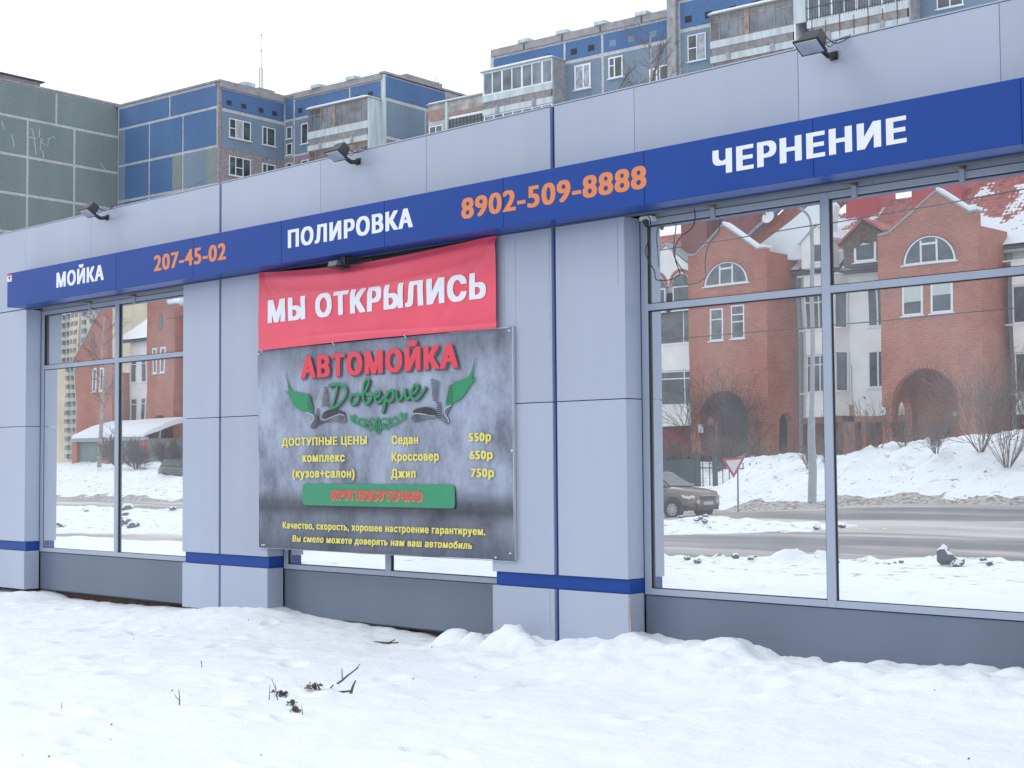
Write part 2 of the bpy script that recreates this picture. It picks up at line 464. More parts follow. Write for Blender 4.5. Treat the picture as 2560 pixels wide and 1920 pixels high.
def banner_mat():
    m, nt, n, l, b = _mat('red_vinyl_cloth')
    tc = n.new('ShaderNodeTexCoord')
    nz = n.new('ShaderNodeTexNoise'); nz.inputs['Scale'].default_value = 2.0; nz.inputs['Detail'].default_value = 4
    l.new(tc.outputs['Object'], nz.inputs['Vector'])
    cr = n.new('ShaderNodeValToRGB'); e = cr.color_ramp.elements
    e[0].position = 0.3; e[0].color = (0.70, 0.05, 0.10, 1); e[1].position = 0.7; e[1].color = (0.77, 0.065, 0.13, 1)
    l.new(nz.outputs['Fac'], cr.inputs[0]); l.new(cr.outputs[0], b.inputs['Base Color'])
    b.inputs['Roughness'].default_value = 0.38
    b.inputs['Sheen Weight'].default_value = 0.3
    return m


M['poster'] = poster_mat()
M['banner'] = banner_mat()
M['p_red'] = plain('print_red', (0.70, 0.05, 0.09), 0.42, 0.02)
M['p_shadow'] = plain('print_dark_grey', (0.10, 0.085, 0.10), 0.42, 0.02)
M['p_green'] = plain('print_green', (0.02, 0.24, 0.11), 0.42, 0.03)
M['p_green_bar'] = plain('print_bar_green', (0.035, 0.27, 0.145), 0.42, 0.03)
M['p_yellow'] = plain('print_yellow', (0.72, 0.65, 0.14), 0.42, 0.02)
M['p_dark'] = plain('print_charcoal', (0.045, 0.05, 0.065), 0.35, 0.3, 5)
M['p_light'] = plain('print_silver', (0.45, 0.48, 0.55), 0.42, 0.03)
M['p_white'] = plain('print_white', (0.78, 0.81, 0.86), 0.42, 0.02)


# ------------------------------------------------------------------ lettering
from mathutils.geometry import delaunay_2d_cdt
_tm, _ol, _gl = {}, {}, {}


def _raw_max(s):
    """right-hand extent of a string set in the built-in face"""
    if s in _tm: return _tm[s]
    c = bpy.data.curves.new('lettering', 'FONT')
    c.body = s; c.resolution_u = 1
    o = bpy.data.objects.new('lettering', c)
    COL.objects.link(o)
    bpy.context.view_layer.update()
    r = max(b[0] for b in o.bound_box)
    bpy.data.objects.remove(o); bpy.data.curves.remove(c)
    _tm[s] = r
    return r


def outline(ch):
    if ch in _ol: return _ol[ch]
    c = bpy.data.curves.new('glyph', 'FONT'); c.body = ch
    o = bpy.data.objects.new('glyph', c)
    COL.objects.link(o)
    bpy.ops.object.select_all(action='DESELECT')
    o.select_set(True); bpy.context.view_layer.objects.active = o
    bpy.ops.object.convert(target='CURVE')
    polys = []
    for sp in o.data.splines:
        bz = sp.bezier_points; m = len(bz); pts = []
        for i in range(m):
            p0, p3 = bz[i], bz[(i + 1) % m]
            a_, b_, c_, d_ = p0.co, p0.handle_right, p3.handle_left, p3.co
            straight = (b_ - a_).cross(d_ - a_).length < 1e-5 and (c_ - d_).cross(d_ - a_).length < 1e-5
            n = 1 if straight else 4
            for k in range(n):
                t = k / n; q = 1 - t
                v = a_ * q ** 3 + b_ * (3 * q * q * t) + c_ * (3 * q * t * t) + d_ * t ** 3
                if not pts or (Vector(pts[-1]) - v.xy).length > 1e-4: pts.append(tuple(v.xy))
        if len(pts) > 2: polys.append(pts)
    bpy.data.objects.remove(o)
    _ol[ch] = polys
    return polys


def winding(x, y, polys):
    w = 0
    for p in polys:
        for i in range(len(p)):
            (xa, ya), (xb, yb) = p[i - 1], p[i]
            if ya <= y:
                if yb > y and (xb - xa) * (y - ya) - (x - xa) * (yb - ya) > 0: w += 1
            elif yb <= y and (xb - xa) * (y - ya) - (x - xa) * (yb - ya) < 0: w -= 1
    return w


def glyph(ch, bx=0.0, bz=0.0):
    """one character as a clean flat sheet, thickened by (bx, bz); winding-number fill"""
    key = (ch, bx, bz)
    if key in _gl: return _gl[key]
    base = outline(ch)
    sh = [(0, 0)] if not bx else [(-1, -1), (1, -1), (1, 1), (-1, 1), (0, 0), (0, 1), (0, -1), (1, 0), (-1, 0)]
    polys = [[(x + bx * i, y + bz * j) for x, y in p] for i, j in sh for p in base]
    V, E = [], []
    for p in polys:
        n = len(V); V += [Vector(q) for q in p]; E += [(n + i, n + (i + 1) % len(p)) for i in range(len(p))]
    r = delaunay_2d_cdt(V, E, [], 0, 1e-5)
    P, T = [tuple(v) for v in r[0]], []
    for f in r[2]:
        cx = sum(P[i][0] for i in f) / len(f); cy = sum(P[i][1] for i in f) / len(f)
        if any(winding(cx - bx * i, cy - bz * j, base) != 0 for i, j in sh): T.append(tuple(f))
    used = sorted({i for f in T for i in f}); mp = {o: k for k, o in enumerate(used)}
    _gl[key] = ([P[i] for i in used], [tuple(mp[i] for i in f) for f in T])
    return _gl[key]


def text_mesh(w, track=0.0, bx=0.0, bz=0.0):
    P, T = [], []
    for k, ch in enumerate(w):
        if ch == ' ': continue
        v, t = glyph(ch, bx, bz)
        px = _raw_max(w[:k + 1]) - (max(q[0] for q in v) - bx) + track * k
        n = len(P)
        P += [(x + px, y) for x, y in v]; T += [tuple(n + i for i in f) for f in t]
    return P, T


_cap = {}


def fine(vs, fs, lim=0.09):
    """split long triangles so a letter can follow the folds of cloth"""
    vs = list(vs)
    for it in range(9):
        out, cut = [], {}
        done = True
        for f in fs:
            L = [(math.dist(vs[f[i]], vs[f[(i + 1) % 3]]), i) for i in range(3)] if len(f) == 3 else None
            if L is None:
                out += [(f[0], f[i], f[i + 1]) for i in range(1, len(f) - 1)]; done = False; continue
            l, i = max(L)
            if l < lim: out.append(f); continue
            done = False
            a, b, c = f[i], f[(i + 1) % 3], f[(i + 2) % 3]
            k = (min(a, b), max(a, b))
            if k not in cut:
                vs.append(((vs[a][0] + vs[b][0]) / 2, (vs[a][1] + vs[b][1]) / 2)); cut[k] = len(vs) - 1
            m = cut[k]
            out += [(a, m, c), (m, b, c)]
        fs = out
        if done: break
    return vs, fs


def lettering(s, x0, x1, zbase, cap, y, mat, parent, name='letter', bold=0.042, shear=0.0, ref='Н', skew=0.0, arc=None, per='letter', warp=None, bx=None, th=None):
    """flat letters on a vertical face looking towards -Y; overall width x0..x1, capital height cap.
    Each letter (or word) is a sheet of its own; weight is added by laying the outline again, shifted."""
    if ref not in _cap:
        ys = [p[1] for p in text_mesh(ref)[0]]; _cap[ref] = (min(ys), max(ys))
    lo, hi = _cap[ref]
    bz = bold * 0.5
    bx = bold * 1.3 if bx is None else bx
    track = bold * 1.9
    items = []
    pos = 0
    for w in (list(s) if per == 'letter' else s.split(' ')):
        if w == ' ': pos += 1; continue
        pre = s[:pos + len(w)]
        vs, fs = text_mesh(w, track, bx, bz)
        px = _raw_max(pre) + track * (pos + len(w) - 1) - (max(q[0] for q in vs) - bx)
        items.append((px, vs, fs)); pos += len(w) + (0 if per == 'letter' else 1)
    xa = min(px + v[0] for px, vs, _ in items for v in vs)
    xb = max(px + v[0] for px, vs, _ in items for v in vs)
    off = WM[parent.name]
    out = []
    for px, vs, fs in items:
        if warp: vs, fs = fine(vs, fs)
        P = []
        for vx, vy in vs:
            u = (vx + px - xa) / (xb - xa)
            h = (vy - (lo - bz)) / ((hi - lo) + 2 * bz)
            x = x0 + u * (x1 - x0) + shear * h * cap
            z = zbase + h * cap + skew * u + (arc(u) if arc else 0)
            P.append(Vector((x, warp(x, z) - 0.005 if warp else y - 0.0006, z)) - off)
        Fc = fs
        me = bpy.data.meshes.new(name)
        me.from_pydata(P, [], Fc); me.materials.append(mat)
        o = bpy.data.objects.new(name if per == 'letter' else 'word', me)
        COL.objects.link(o); o.parent = parent; WM[o.name] = off
        out.append(o)
    return out


def flatpoly(name, pts, y, mat, parent, th=0.002, smooth=True):
    if smooth: pts = catmull(pts, True, 5)
    mb = MB()
    mb.prism(pts, y - th, y)
    return mb.build(name, mat, parent)


def catmull(p, closed=False, n=6):
    out = []
    m = len(p)
    rng = range(m) if closed else range(m - 1)
    for i in rng:
        a = p[(i - 1) % m] if (closed or i > 0) else p[0]
        b, c = p[i], p[(i + 1) % m]
        d = p[(i + 2) % m] if (closed or i + 2 < m) else p[m - 1]
        for k in range(n):
            t = k / n
            out.append(tuple(0.5 * ((2 * b[j]) + (c[j] - a[j]) * t + (2 * a[j] - 5 * b[j] + 4 * c[j] - d[j]) * t * t + (3 * b[j] - a[j] - 3 * c[j] + d[j]) * t ** 3) for j in range(len(b))))
    if not closed: out.append(tuple(p[-1]))
    return out


def ribbon(mb, pts, y, w, th=0.002, w2=None):
    """brush stroke of width w along (x, z) points"""
    m = len(pts)
    L, Rr = [], []
    for i in range(m):
        a = Vector(pts[max(i - 1, 0)]); b = Vector(pts[min(i + 1, m - 1)])
        t = (b - a)
        if t.length < 1e-9: t = Vector((1, 0))
        t.normalize()
        nrm = Vector((-t.y, t.x))
        ww = w if w2 is None else w + (w2 - w) * i / (m - 1)
        L.append(Vector(pts[i]) + nrm * ww / 2); Rr.append(Vector(pts[i]) - nrm * ww / 2)
    v = []
    for yy in (y - th, y):
        v += [(q.x, yy - i * 0.00007, q.y) for i, q in enumerate(L)] + [(q.x, yy - i * 0.00007, q.y) for i, q in enumerate(Rr)]
    f = []
    for i in range(m - 1):
        f.append((i, i + 1, m + i + 1, m + i))
        f.append((2 * m + i, 3 * m + i, 3 * m + i + 1, 2 * m + i + 1))
        f.append((i, 2 * m + i, 2 * m + i + 1, i + 1)); f.append((m + i, m + i + 1, 3 * m + i + 1, 3 * m + i))
    f += [(0, m, 3 * m, 2 * m), (m - 1, 3 * m - 1, 4 * m - 1, 2 * m - 1)]
    mb.add(v, f)


# ------------------------------------------------------------------ ground
def sst(a, b, x):
    t = max(0.0, min(1.0, (x - a) / (b - a)))
    return t * t * (3 - 2 * t)


def lerp_table(tab, x):
    if x <= tab[0][0]: return tab[0][1]
    for (a, va), (b, vb) in zip(tab, tab[1:]):
        if x <= b: return va + (vb - va) * (x - a) / (b - a)
    return tab[-1][1]


WALLZ = [(-20, .14), (-17.4, .137), (-16.8, .17), (-16.3, .10), (-15.5, .105), (-14.9, .115), (-14.1, .14), (-13.5, .15), (-13.0, .215), (-12.7, .24),
         (-12.0, .262), (-11.7, .215), (-10.9, .18), (-10.0, .142), (-9.64, .133), (-9.42, .15), (-9.2, .19), (-8.9, .2), (-8.7, .22), (-8.5, .25), (-8.30, .25), (-8.09, .235), (-7.9, .275), (-7.56, .31), (-7.35, .345), (-7.2, .33),
         (-7.05, .315), (-6.74, .325), (-6.45, .352), (-6.3, .34), (-6.18, .30), (-5.96, .262), (-5.8, .267), (-5.6, .277), (-5.3, .285), (-5.0, .293), (-4.58, .32), (-4.2, .33), (4, .33)]


def fbm(x, y, s, oc=4, seed=0.0):
    v, a, f = 0.0, 1.0, 1.0 / s
    for i in range(oc):
        v += a * noise.noise(Vector((x * f + seed, y * f - seed, seed * 1.7 + i * 3.1)))
        a *= 0.5; f *= 2.03
    return v


random.seed(11)
DIMPLES = []
for i in range(270):
    x = random.uniform(-17, 0); y = random.uniform(-8.5, -0.3)
    DIMPLES.append((x, y, random.uniform(0.05, 0.13), random.uniform(0.02, 0.06), random.uniform(0, PI), random.uniform(1.0, 2.2)))
LUMPS = [(-9.19, -.16, .17, .15), (-8.93, -.18, .115, .15), (-8.58, -.18, .20, .14), (-8.47, -.2, .11, .07), (-8.34, -.2, .10, .13), (-8.18, -.24, .08, .08), (-7.3, -.12, .16, .05), (-7.0, -.1, .1, .04),
         (-6.75, .0, .12, .03), (-6.45, -.05, .16, .05), (-6.2, -.15, .1, .03), (-5.9, -.2, .12, .03), (-5.3, -.2, .15, .03), (-4.8, -.15, .12, .03)]
_grid = {}
for q in DIMPLES:
    for ix in range(int((q[0] - .5) * 2) - 1, int((q[0] + .5) * 2) + 2):
        for iy in range(int((q[1] - .5) * 2) - 1, int((q[1] + .5) * 2) + 2):
            _grid.setdefault((ix, iy), []).append(q)


def near_snow(x, y):
    w = lerp_table(WALLZ, x)
    base = 0.06 + 0.05 * sst(-14, -6, x) - 0.15 * (1 - sst(-11.0, -6.0, y))
    t = sst(-1.3, 0.0, y)
    z = base + (w - base) * t ** 1.4
    z += 0.05 * fbm(x, y, 1.9, 3, 1.3) * (1 - t * .8) + 0.02 * fbm(x, y, 0.42, 3, 4.1) * (1 - t * .5)
    r = fbm(x, y, 0.13, 2, 9.0)
    z += 0.007 * r
    if y > -8.8:
        for (dx, dy, rr, dep, a, el) in _grid.get((int(x * 2), int(y * 2)), ()):
            ca, sa = math.cos(a), math.sin(a)
            u = ((x - dx) * ca + (y - dy) * sa) / (rr * el); v = (-(x - dx) * sa + (y - dy) * ca) / rr
            q = u * u + v * v
            if q < 4: z += -dep * math.exp(-q * 1.6) + dep * 0.35 * math.exp(-(math.sqrt(q) - 1.35) ** 2 * 6)
    if t > 0: z += 0.045 * t * fbm(x, y, 0.17, 3, 6.6) * (0.4 + 0.6 * sst(-9.8, -9.2, x))
    for lx, ly, lr, lh in LUMPS:
        q = ((x - lx) ** 2 + (y - ly) ** 2) / (lr * lr)
        if q < 1: z += lh * 0.62 * math.sqrt(1 - q)
    return z


def grid_sheet(name, x0, x1, y0, y1, nx, ny, hf, mats, matf=None, **kw):
    vs = [(x0 + (x1 - x0) * i / nx, y0 + (y1 - y0) * j / ny) for j in range(ny + 1) for i in range(nx + 1)]
    v3 = [(x, y, hf(x, y)) for x, y in vs]
    fs = [(j * (nx + 1) + i, j * (nx + 1) + i + 1, (j + 1) * (nx + 1) + i + 1, (j + 1) * (nx + 1) + i) for j in range(ny) for i in range(nx)]
    me = bpy.data.meshes.new(name)
    me.from_pydata(v3, [], fs)
    for m in mats: me.materials.append(m)
    if matf: me.polygons.foreach_set('material_index', [matf(v3[f[0]], v3[f[2]]) for f in fs])
    me.polygons.foreach_set('use_smooth', [True] * len(fs))
    o = bpy.data.objects.new(name, me); COL.objects.link(o)
    return tag(o, **kw)


def near_edge(x):          # yv of the kerb of the near verge
    return max(5.2, min(14.6, 14.3 + 0.5 * (x + 13.4)))


def isl_near(x): return max(9.0, 23.3 + 0.52 * (x + 25.2))


def isl_far(x): return 28.3 if x > -30 else max(24.0, 28.2 + 0.02 * (x + 29.8))


def road_z(x, yv):
    return -0.42 + 0.5 * sst(19, 38, yv) * sst(-36, -26, x)


def far_h(x, yv):
    """verges, traffic island and bank on the far side of the road (yv = distance in front of the glass)"""
    ne = near_edge(x) + 0.5 * fbm(x, 3, 1.7, 3, 2.2)
    zr = road_z(x, yv) - 0.12
    n1 = fbm(x, yv, 1.3, 4, 3.3)
    z = zr
    if yv < ne + 1.2:
        rim = math.exp(-((yv - ne + 0.35) / 0.4) ** 2) * (0.03 + 0.26 * max(0, fbm(x, yv, 0.45, 3, 7.7)))
        z = zr + (near_snow(x, -yv) + rim - zr) * (1 - sst(ne - 0.1, ne + 1.0, yv))
    a, b = isl_near(x) + 0.4 * fbm(x, 1, 2, 3, 5.1), isl_far(x) + 0.4 * fbm(x, 2, 2, 3, 6.1)
    wx = 1 - sst(-27, -19, x)
    if a < yv < b and wx > 0:
        t = min(yv - a, b - yv)
        z = max(z, zr + (0.13 + 0.08 * sst(0, 1.0, t)) * (0.3 + 0.7 * wx) + 0.10 * max(0, n1) * sst(0, 2, t) + 0.06 * fbm(x, yv, .5, 3, 2.9) + 0.12 * math.exp(-((b - yv - .9) / .7) ** 2) * (0.5 + n1) * wx)
    fe = 38.0 + 0.5 * fbm(x, 4, 3, 3, 8.1)
    if yv > fe:
        hx = 0.95 + 0.75 * sst(-37.5, -33.0, x) - 0.15 * sst(-45, -60, x) * 0
        xr = x + 0.73 * (yv - 40)
        drive = sst(-52, -46, xr) * (1 - sst(-36.0, -33.5, xr))
        hx = hx * (1 - drive) - 0.1 * drive
        hx += 0.1 * fbm(x, 5, 2.5, 3, 9.9)
        top = zr + 0.12 + 0.35 * sst(fe, fe + 1.5, yv) + (hx + 0.35) * sst(fe + 0.8, fe + 9, yv) + 0.6 * sst(fe + 8, fe + 20, yv) + drive * .7 * sst(53, 59, yv)
        z = max(z, top + 0.22 * n1 * sst(fe, fe + 2, yv) + 0.13 * fbm(x, yv, .55, 3, 1.1) * sst(fe, fe + 2, yv))
    return z


def snow_fine(x, y):
    if y < -10.5: return far_h(x, -y) if y < -11.5 else near_snow(x, y) + (far_h(x, -y) - near_snow(x, y)) * (-y - 10.5)
    return near_snow(x, y)


def far_sheet(x, y): return far_h(x, -y)


def far_mat(a, b):
    x, yv = a[0], -a[1]
    fe = 38.0
    j = 0.7 * fbm(x, yv, 1.5, 3, 4.4)
    if fe - 1.0 < yv + j < fe + 1.3: return 1
    return 0


grid_sheet('snow_ground', -19.5, 0.5, -10.0, 0.32, 440, 260, near_snow, [M['snow']], kind='structure')
grid_sheet('snow_verge', -60.0, 6.0, -60.6, -9.98, 380, 300, far_sheet, [M['snow_far'], M['slush']], far_mat, kind='structure')
grid_sheet('snow_verge', -140.0, -59.9, -60.6, -4.0, 200, 140, far_sheet, [M['snow_far'], M['slush']], far_mat, kind='structure')
grid_sheet('road', -160, 40, -39.5, -5.5, 100, 40, lambda x, y: road_z(x, -y), [M['asphalt']], kind='structure')
mb = MB(); mb.quad((-1500, -1500, -0.75), (1500, -1500, -0.75), (1500, 1500, -0.75), (-1500, 1500, -0.75))
mb.build('snow_field', M['snow_far'], kind='structure')
grid_sheet('snow_ground', -60, -19.4, -10.0, 0.32, 80, 30, lambda x, y: near_snow(x, y), [M['snow']], kind='structure')
grid_sheet('house_terrace', -140, 6, -100, -60.5, 20, 6, lambda x, y: 1.95, [M['snow_far']], kind='structure')

# ------------------------------------------------------------------ car wash pavilion
BX0, BX1 = -18.6, 3.0
cw = thing('car_wash_building', 'long low car wash pavilion clad in silver panels with mirrored windows and blue strips', 'building', (-8.0, 0.5, 0.0))
mb = MB(); mb.box(BX0, BX1, 0.075, 0.16, 3.70, 4.64); mb.box(BX0, BX1, 0.34, 0.6, 0.15, 4.63)
mb.build('backing_wall', plain('seam_grey', (0.19, 0.21, 0.27), 0.8), cw)  # grey of the backing that shows through the panel seams
mb = MB(); mb.box(BX0, BX1, 0.30, 9.0, 4.60, 4.635)
mb.build('roof', M['ap_conc'], cw)
mb = MB(); mb.box(BX0, BX1, 0.29, 0.34, -0.3, 0.5)
mb.build('foundation', M['rust'], cw)


def panel(x0, x1, z0, z1, y0=0.0, y1=0.07, mat='panel', name='panel', bev=0.002, g=0.0015):
    mb = MB(); mb.box(x0 + g, x1 - g, y0, y1, z0 + g, z1 - g)
    return mb.build(name, M[mat], cw, bevel=bev)


pseams = [-18.5, -16.957, -15.416, -12.857]
for a, b in zip(pseams, pseams[1:]): panel(a, b, 3.648, 4.645)
pseams = [-12.82, -11.18, -9.673, -8.166]
for a, b in zip(pseams, pseams[1:]): panel(a, b, 3.648, 4.645)
pseams = [-8.121, -7.271, -5.761, -4.238, -2.7, -1.2, 0.3, 1.8]
for a, b in zip(pseams, pseams[1:]): panel(a, b, 3.648, 4.645)
mb = MB(); mb.box(BX0, -12.857, -0.004, 0.35, 4.647, 4.657); mb.box(-12.82, -8.166, -0.004, 0.35, 4.647, 4.657); mb.box(-8.121, BX1, -0.004, 0.35, 4.647, 4.657)
mb.build('parapet_cap', M['panel'], cw)
for a, b in ((-12.857, -12.82), (-8.166, -8.121)):
    mb = MB(); mb.box(a - .01, b + .01, 0.035, 0.074, 3.65, 4.65); mb.build('blue_strip', M['blue'], cw)


def pilaster(x0, x1, gr, left=False):
    ga, gb = gr if gr else (None, None)
    zs = [(0.196, 0.665, 0.0), (0.779, 2.192, 0.0), (2.196, 3.640, 0.0)]
    cols = [(x0, ga), (gb, x1)] if gr else [(x0, x1)]
    for z0, z1, _ in zs:
        for a, b in cols:
            panel(a, b, z0, z1, 0.0, 0.197, g=0.0015)
    if gr:
        for z0, z1 in ((0.19, 0.668), (0.776, 3.64)):
            mb = MB(); mb.box(ga - 0.004, gb + 0.004, 0.035, 0.19, z0, z1); mb.build('blue_strip', M['blue'], cw)
    mb = MB(); mb.box(x0 + 0.028, x1 - 0.006, 0.022, 0.2, 0.667, 0.777)
    mb.build('blue_band', M['blue'], cw, bevel=0.002)


pilaster(-18.5, -16.928, None)
pilaster(-13.519, -12.024, (-12.857, -12.820))
pilaster(-8.877, -7.388, (-8.166, -8.121))
pilaster(-4.10, -2.6, (-3.38, -3.335))


def win_bay(xa, xb, xm0, xm1, jamb=0.065):
    """xa..xb clear opening between pilasters; glazed in four panes"""
    yf, yb = 0.200, 0.262
    zb0, zb1, zt0, zt1, zh0, zh1 = 0.653, 0.702, 2.895, 2.948, 3.575, 3.625

    def fr(a, b, c, d, nm='window_frame', y=yf):
        mb = MB(); mb.box(a, b, y, yb, c, d); return mb.build(nm, M['frame'], cw, bevel=0.003)
    fr(xa, xa + jamb, zb0, zh1, y=yf + 0.001); fr(xb - jamb, xb, zb0, zh1, y=yf + 0.001)
    fr(xm0, xm1, zb0, zh1, 'mullion')
    for a, b in ((xa + jamb, xm0), (xm1, xb - jamb)):
        fr(a, b, zb0, zb1); fr(a, b, zt0, zt1, 'transom', y=yf + 0.002); fr(a, b, zh0, zh1)
        for c, d in ((zb1, zt0), (zt1, zh0)):
            # rubber gasket
            mb = MB(); g = 0.009
            mb.box(a, a + g, 0.212, 0.25, c, d); mb.box(b - g, b, 0.212, 0.25, c, d)
            mb.box(a + g, b - g, 0.212, 0.25, c, c + g * .6); mb.box(a + g, b - g, 0.212, 0.25, d - g, d)
            gk = mb.build('gasket', M['rubber'], cw)
            mb = MB(); mb.box(a + g, b - g, 0.224, 0.236, c + g * .6, d - g)
            o = mb.build('pane', M['pane'], cw)
            ka, kb = random.uniform(-.0011, .0011), random.uniform(-.0011, .0011)      # panes never sit dead flat
            for v in o.data.vertices: v.co.y += ka * (v.co.x + 8.0 - (a + b) / 2) + kb * (v.co.z - (c + d) / 2)
    # sill plate and lintel
    mb = MB(); mb.box(xa, xb, 0.212, 0.24, 0.196, 0.646); mb.build('kick_plate', M['kick'], cw, bevel=0.003)
    mb = MB(); mb.box(xa, xb, 0.236, 0.29, 0.18, 0.66); mb.build('sill_backing', M['joint'], cw)
    xs = [xa, (xa + xb) / 2 + 0.45, xb]
    for a, b in zip(xs, xs[1:]):
        panel(a, b, 3.629, 3.99, 0.205, 0.25, 'lintel', 'lintel_panel')
    mb = MB()
    for x in (xa + .9, xa + 1.25, xb - .8, xb - 1.2, (xa + xb) / 2 + .38, (xa + xb) / 2 + .52):
        mb.cyl((x, 0.20, 3.68), (x, 0.206, 3.68), 0.008, 8)
    mb.build('screws', M['joint'], cw, kind='stuff')


win_bay(-16.928, -13.519, -15.215, -15.137)
win_bay(-12.024, -8.877, -10.482, -10.405)
win_bay(-7.388, -4.10, -5.727, -5.655)

# snow blown into the sill corners, drip stains
mb = MB()
for x in (-7.372, ):
    mb.box(x - 0.012, x + 0.003, -0.001, 0.002, 0.2, 0.64)
mb.build('rust_drip', plain('rust_drip_stain', (0.42, 0.30, 0.26), 0.6, 0.3, 12), cw)
M['drip'] = plain('faint_drip_stain', (0.37, 0.35, 0.40), 0.5, 0.1, 12)
mb = MB()
for x, z0, z1 in ((-8.58, 2.5, 3.6), (-8.71, 2.9, 3.62), (-8.19, 2.7, 3.58), (-7.46, 3.1, 3.6), (-8.22, 0.35, 0.66)):
    mb.box(x, x + 0.006, -0.0012, 0.0, z0, z1)
mb.build('drip_marks', M['drip'], cw, kind='stuff')
for x, z in ((-13.33, 1.15), (-12.17, 1.28), (-12.165, 1.1)):
    pass

# ------------------------------------------------------------------ fascia sign
sg = thing('fascia_sign', 'long blue fascia sign with white service names and orange phone numbers', 'sign', (-8.0, -0.13, 3.64))
ss = [-16.930, -14.441, -12.952, -11.460, -9.953, -8.465, -6.976, -5.487, -3.99, -2.5, -1.0, 0.5, 2.0]
ss = [-16.930, -15.93, -14.441, -12.952, -11.460, -9.953, -8.465, -6.976, -5.487, -3.99, -2.5, -1.0, 0.5, 2.0]
ss.pop(1)
for a, b in zip(ss, ss[1:]):
    mb = MB(); mb.box(a + 0.0015, b - 0.0015, -0.257, -0.003, 3.644, 4.060)
    mb.build('sign_panel', M['blue'], sg, bevel=0.004)
mb = MB(); mb.box(-16.9, 1.99, -0.24, -0.02, 3.65, 4.05); mb.build('sign_core', M['joint'], sg)
mb = MB(); mb.box(-16.93, 2.0, -0.012, 0.05, 3.632, 3.643); mb.build('drip_edge', M['joint'], sg)
YL = -0.2572
lettering('МОЙКА', -15.742, -14.700, 3.780, 0.175, YL, M['white_letter'], sg)
lettering('207-45-02', -13.687, -12.371, 3.776, 0.170, YL, M['orange_letter'], sg, ref='2', bold=.03)
lettering('ПОЛИРОВКА', -11.358, -9.576, 3.779, 0.174, YL, M['white_letter'], sg)
lettering('8902-509-8888', -8.962, -6.952, 3.771, 0.176, YL, M['orange_letter'], sg, ref='2', bold=.03)
lettering('ЧЕРНЕНИЕ', -6.336, -4.775, 3.779, 0.178, YL, M['white_letter'], sg, bold=0.045)
for x in (-15.80, -14.83, -6.70, -5.47, -4.65, -12.2, -9.3):
    if -13.5 < x < -12.0: continue
    mb = MB(); mb.m = 0
    mb.prism([(x - 0.10, 3.656), (x + 0.045, 3.656), (x + 0.045, 3.625), (x + 0.03, 3.64)], 0.03, 0.05)
    mb.box(x + 0.025, x + 0.055, 0.05, 0.204, 3.636, 3.66)
    mb.build('bracket', M['brown_metal'], sg)
    mb = MB(); mb.box(x + 0.012, x + 0.05, 0.185, 0.203, 3.56, 3.655); mb.build('bracket_plate', M['frame'], sg)
mb = MB(); mb.box(-16.92, -16.815, -0.2605, -0.2575, 3.955, 4.045); st = mb.build('sticker', M['p_white'], sg)
mb = MB(); mb.box(-16.92, -16.815, -0.2615, -0.2606, 4.025, 4.045); mb.build('sticker_header', M['p_red'], st)
mb = MB(); mb.prism([(-16.90, 3.998), (-16.885, 4.015), (-16.84, 4.018), (-16.835, 4.0), (-16.86, 3.99), (-16.868, 3.965), (-16.878, 3.965), (-16.876, 3.99)], -0.2615, -0.2606)
mb.build('camera_pictogram', M['p_dark'], st)


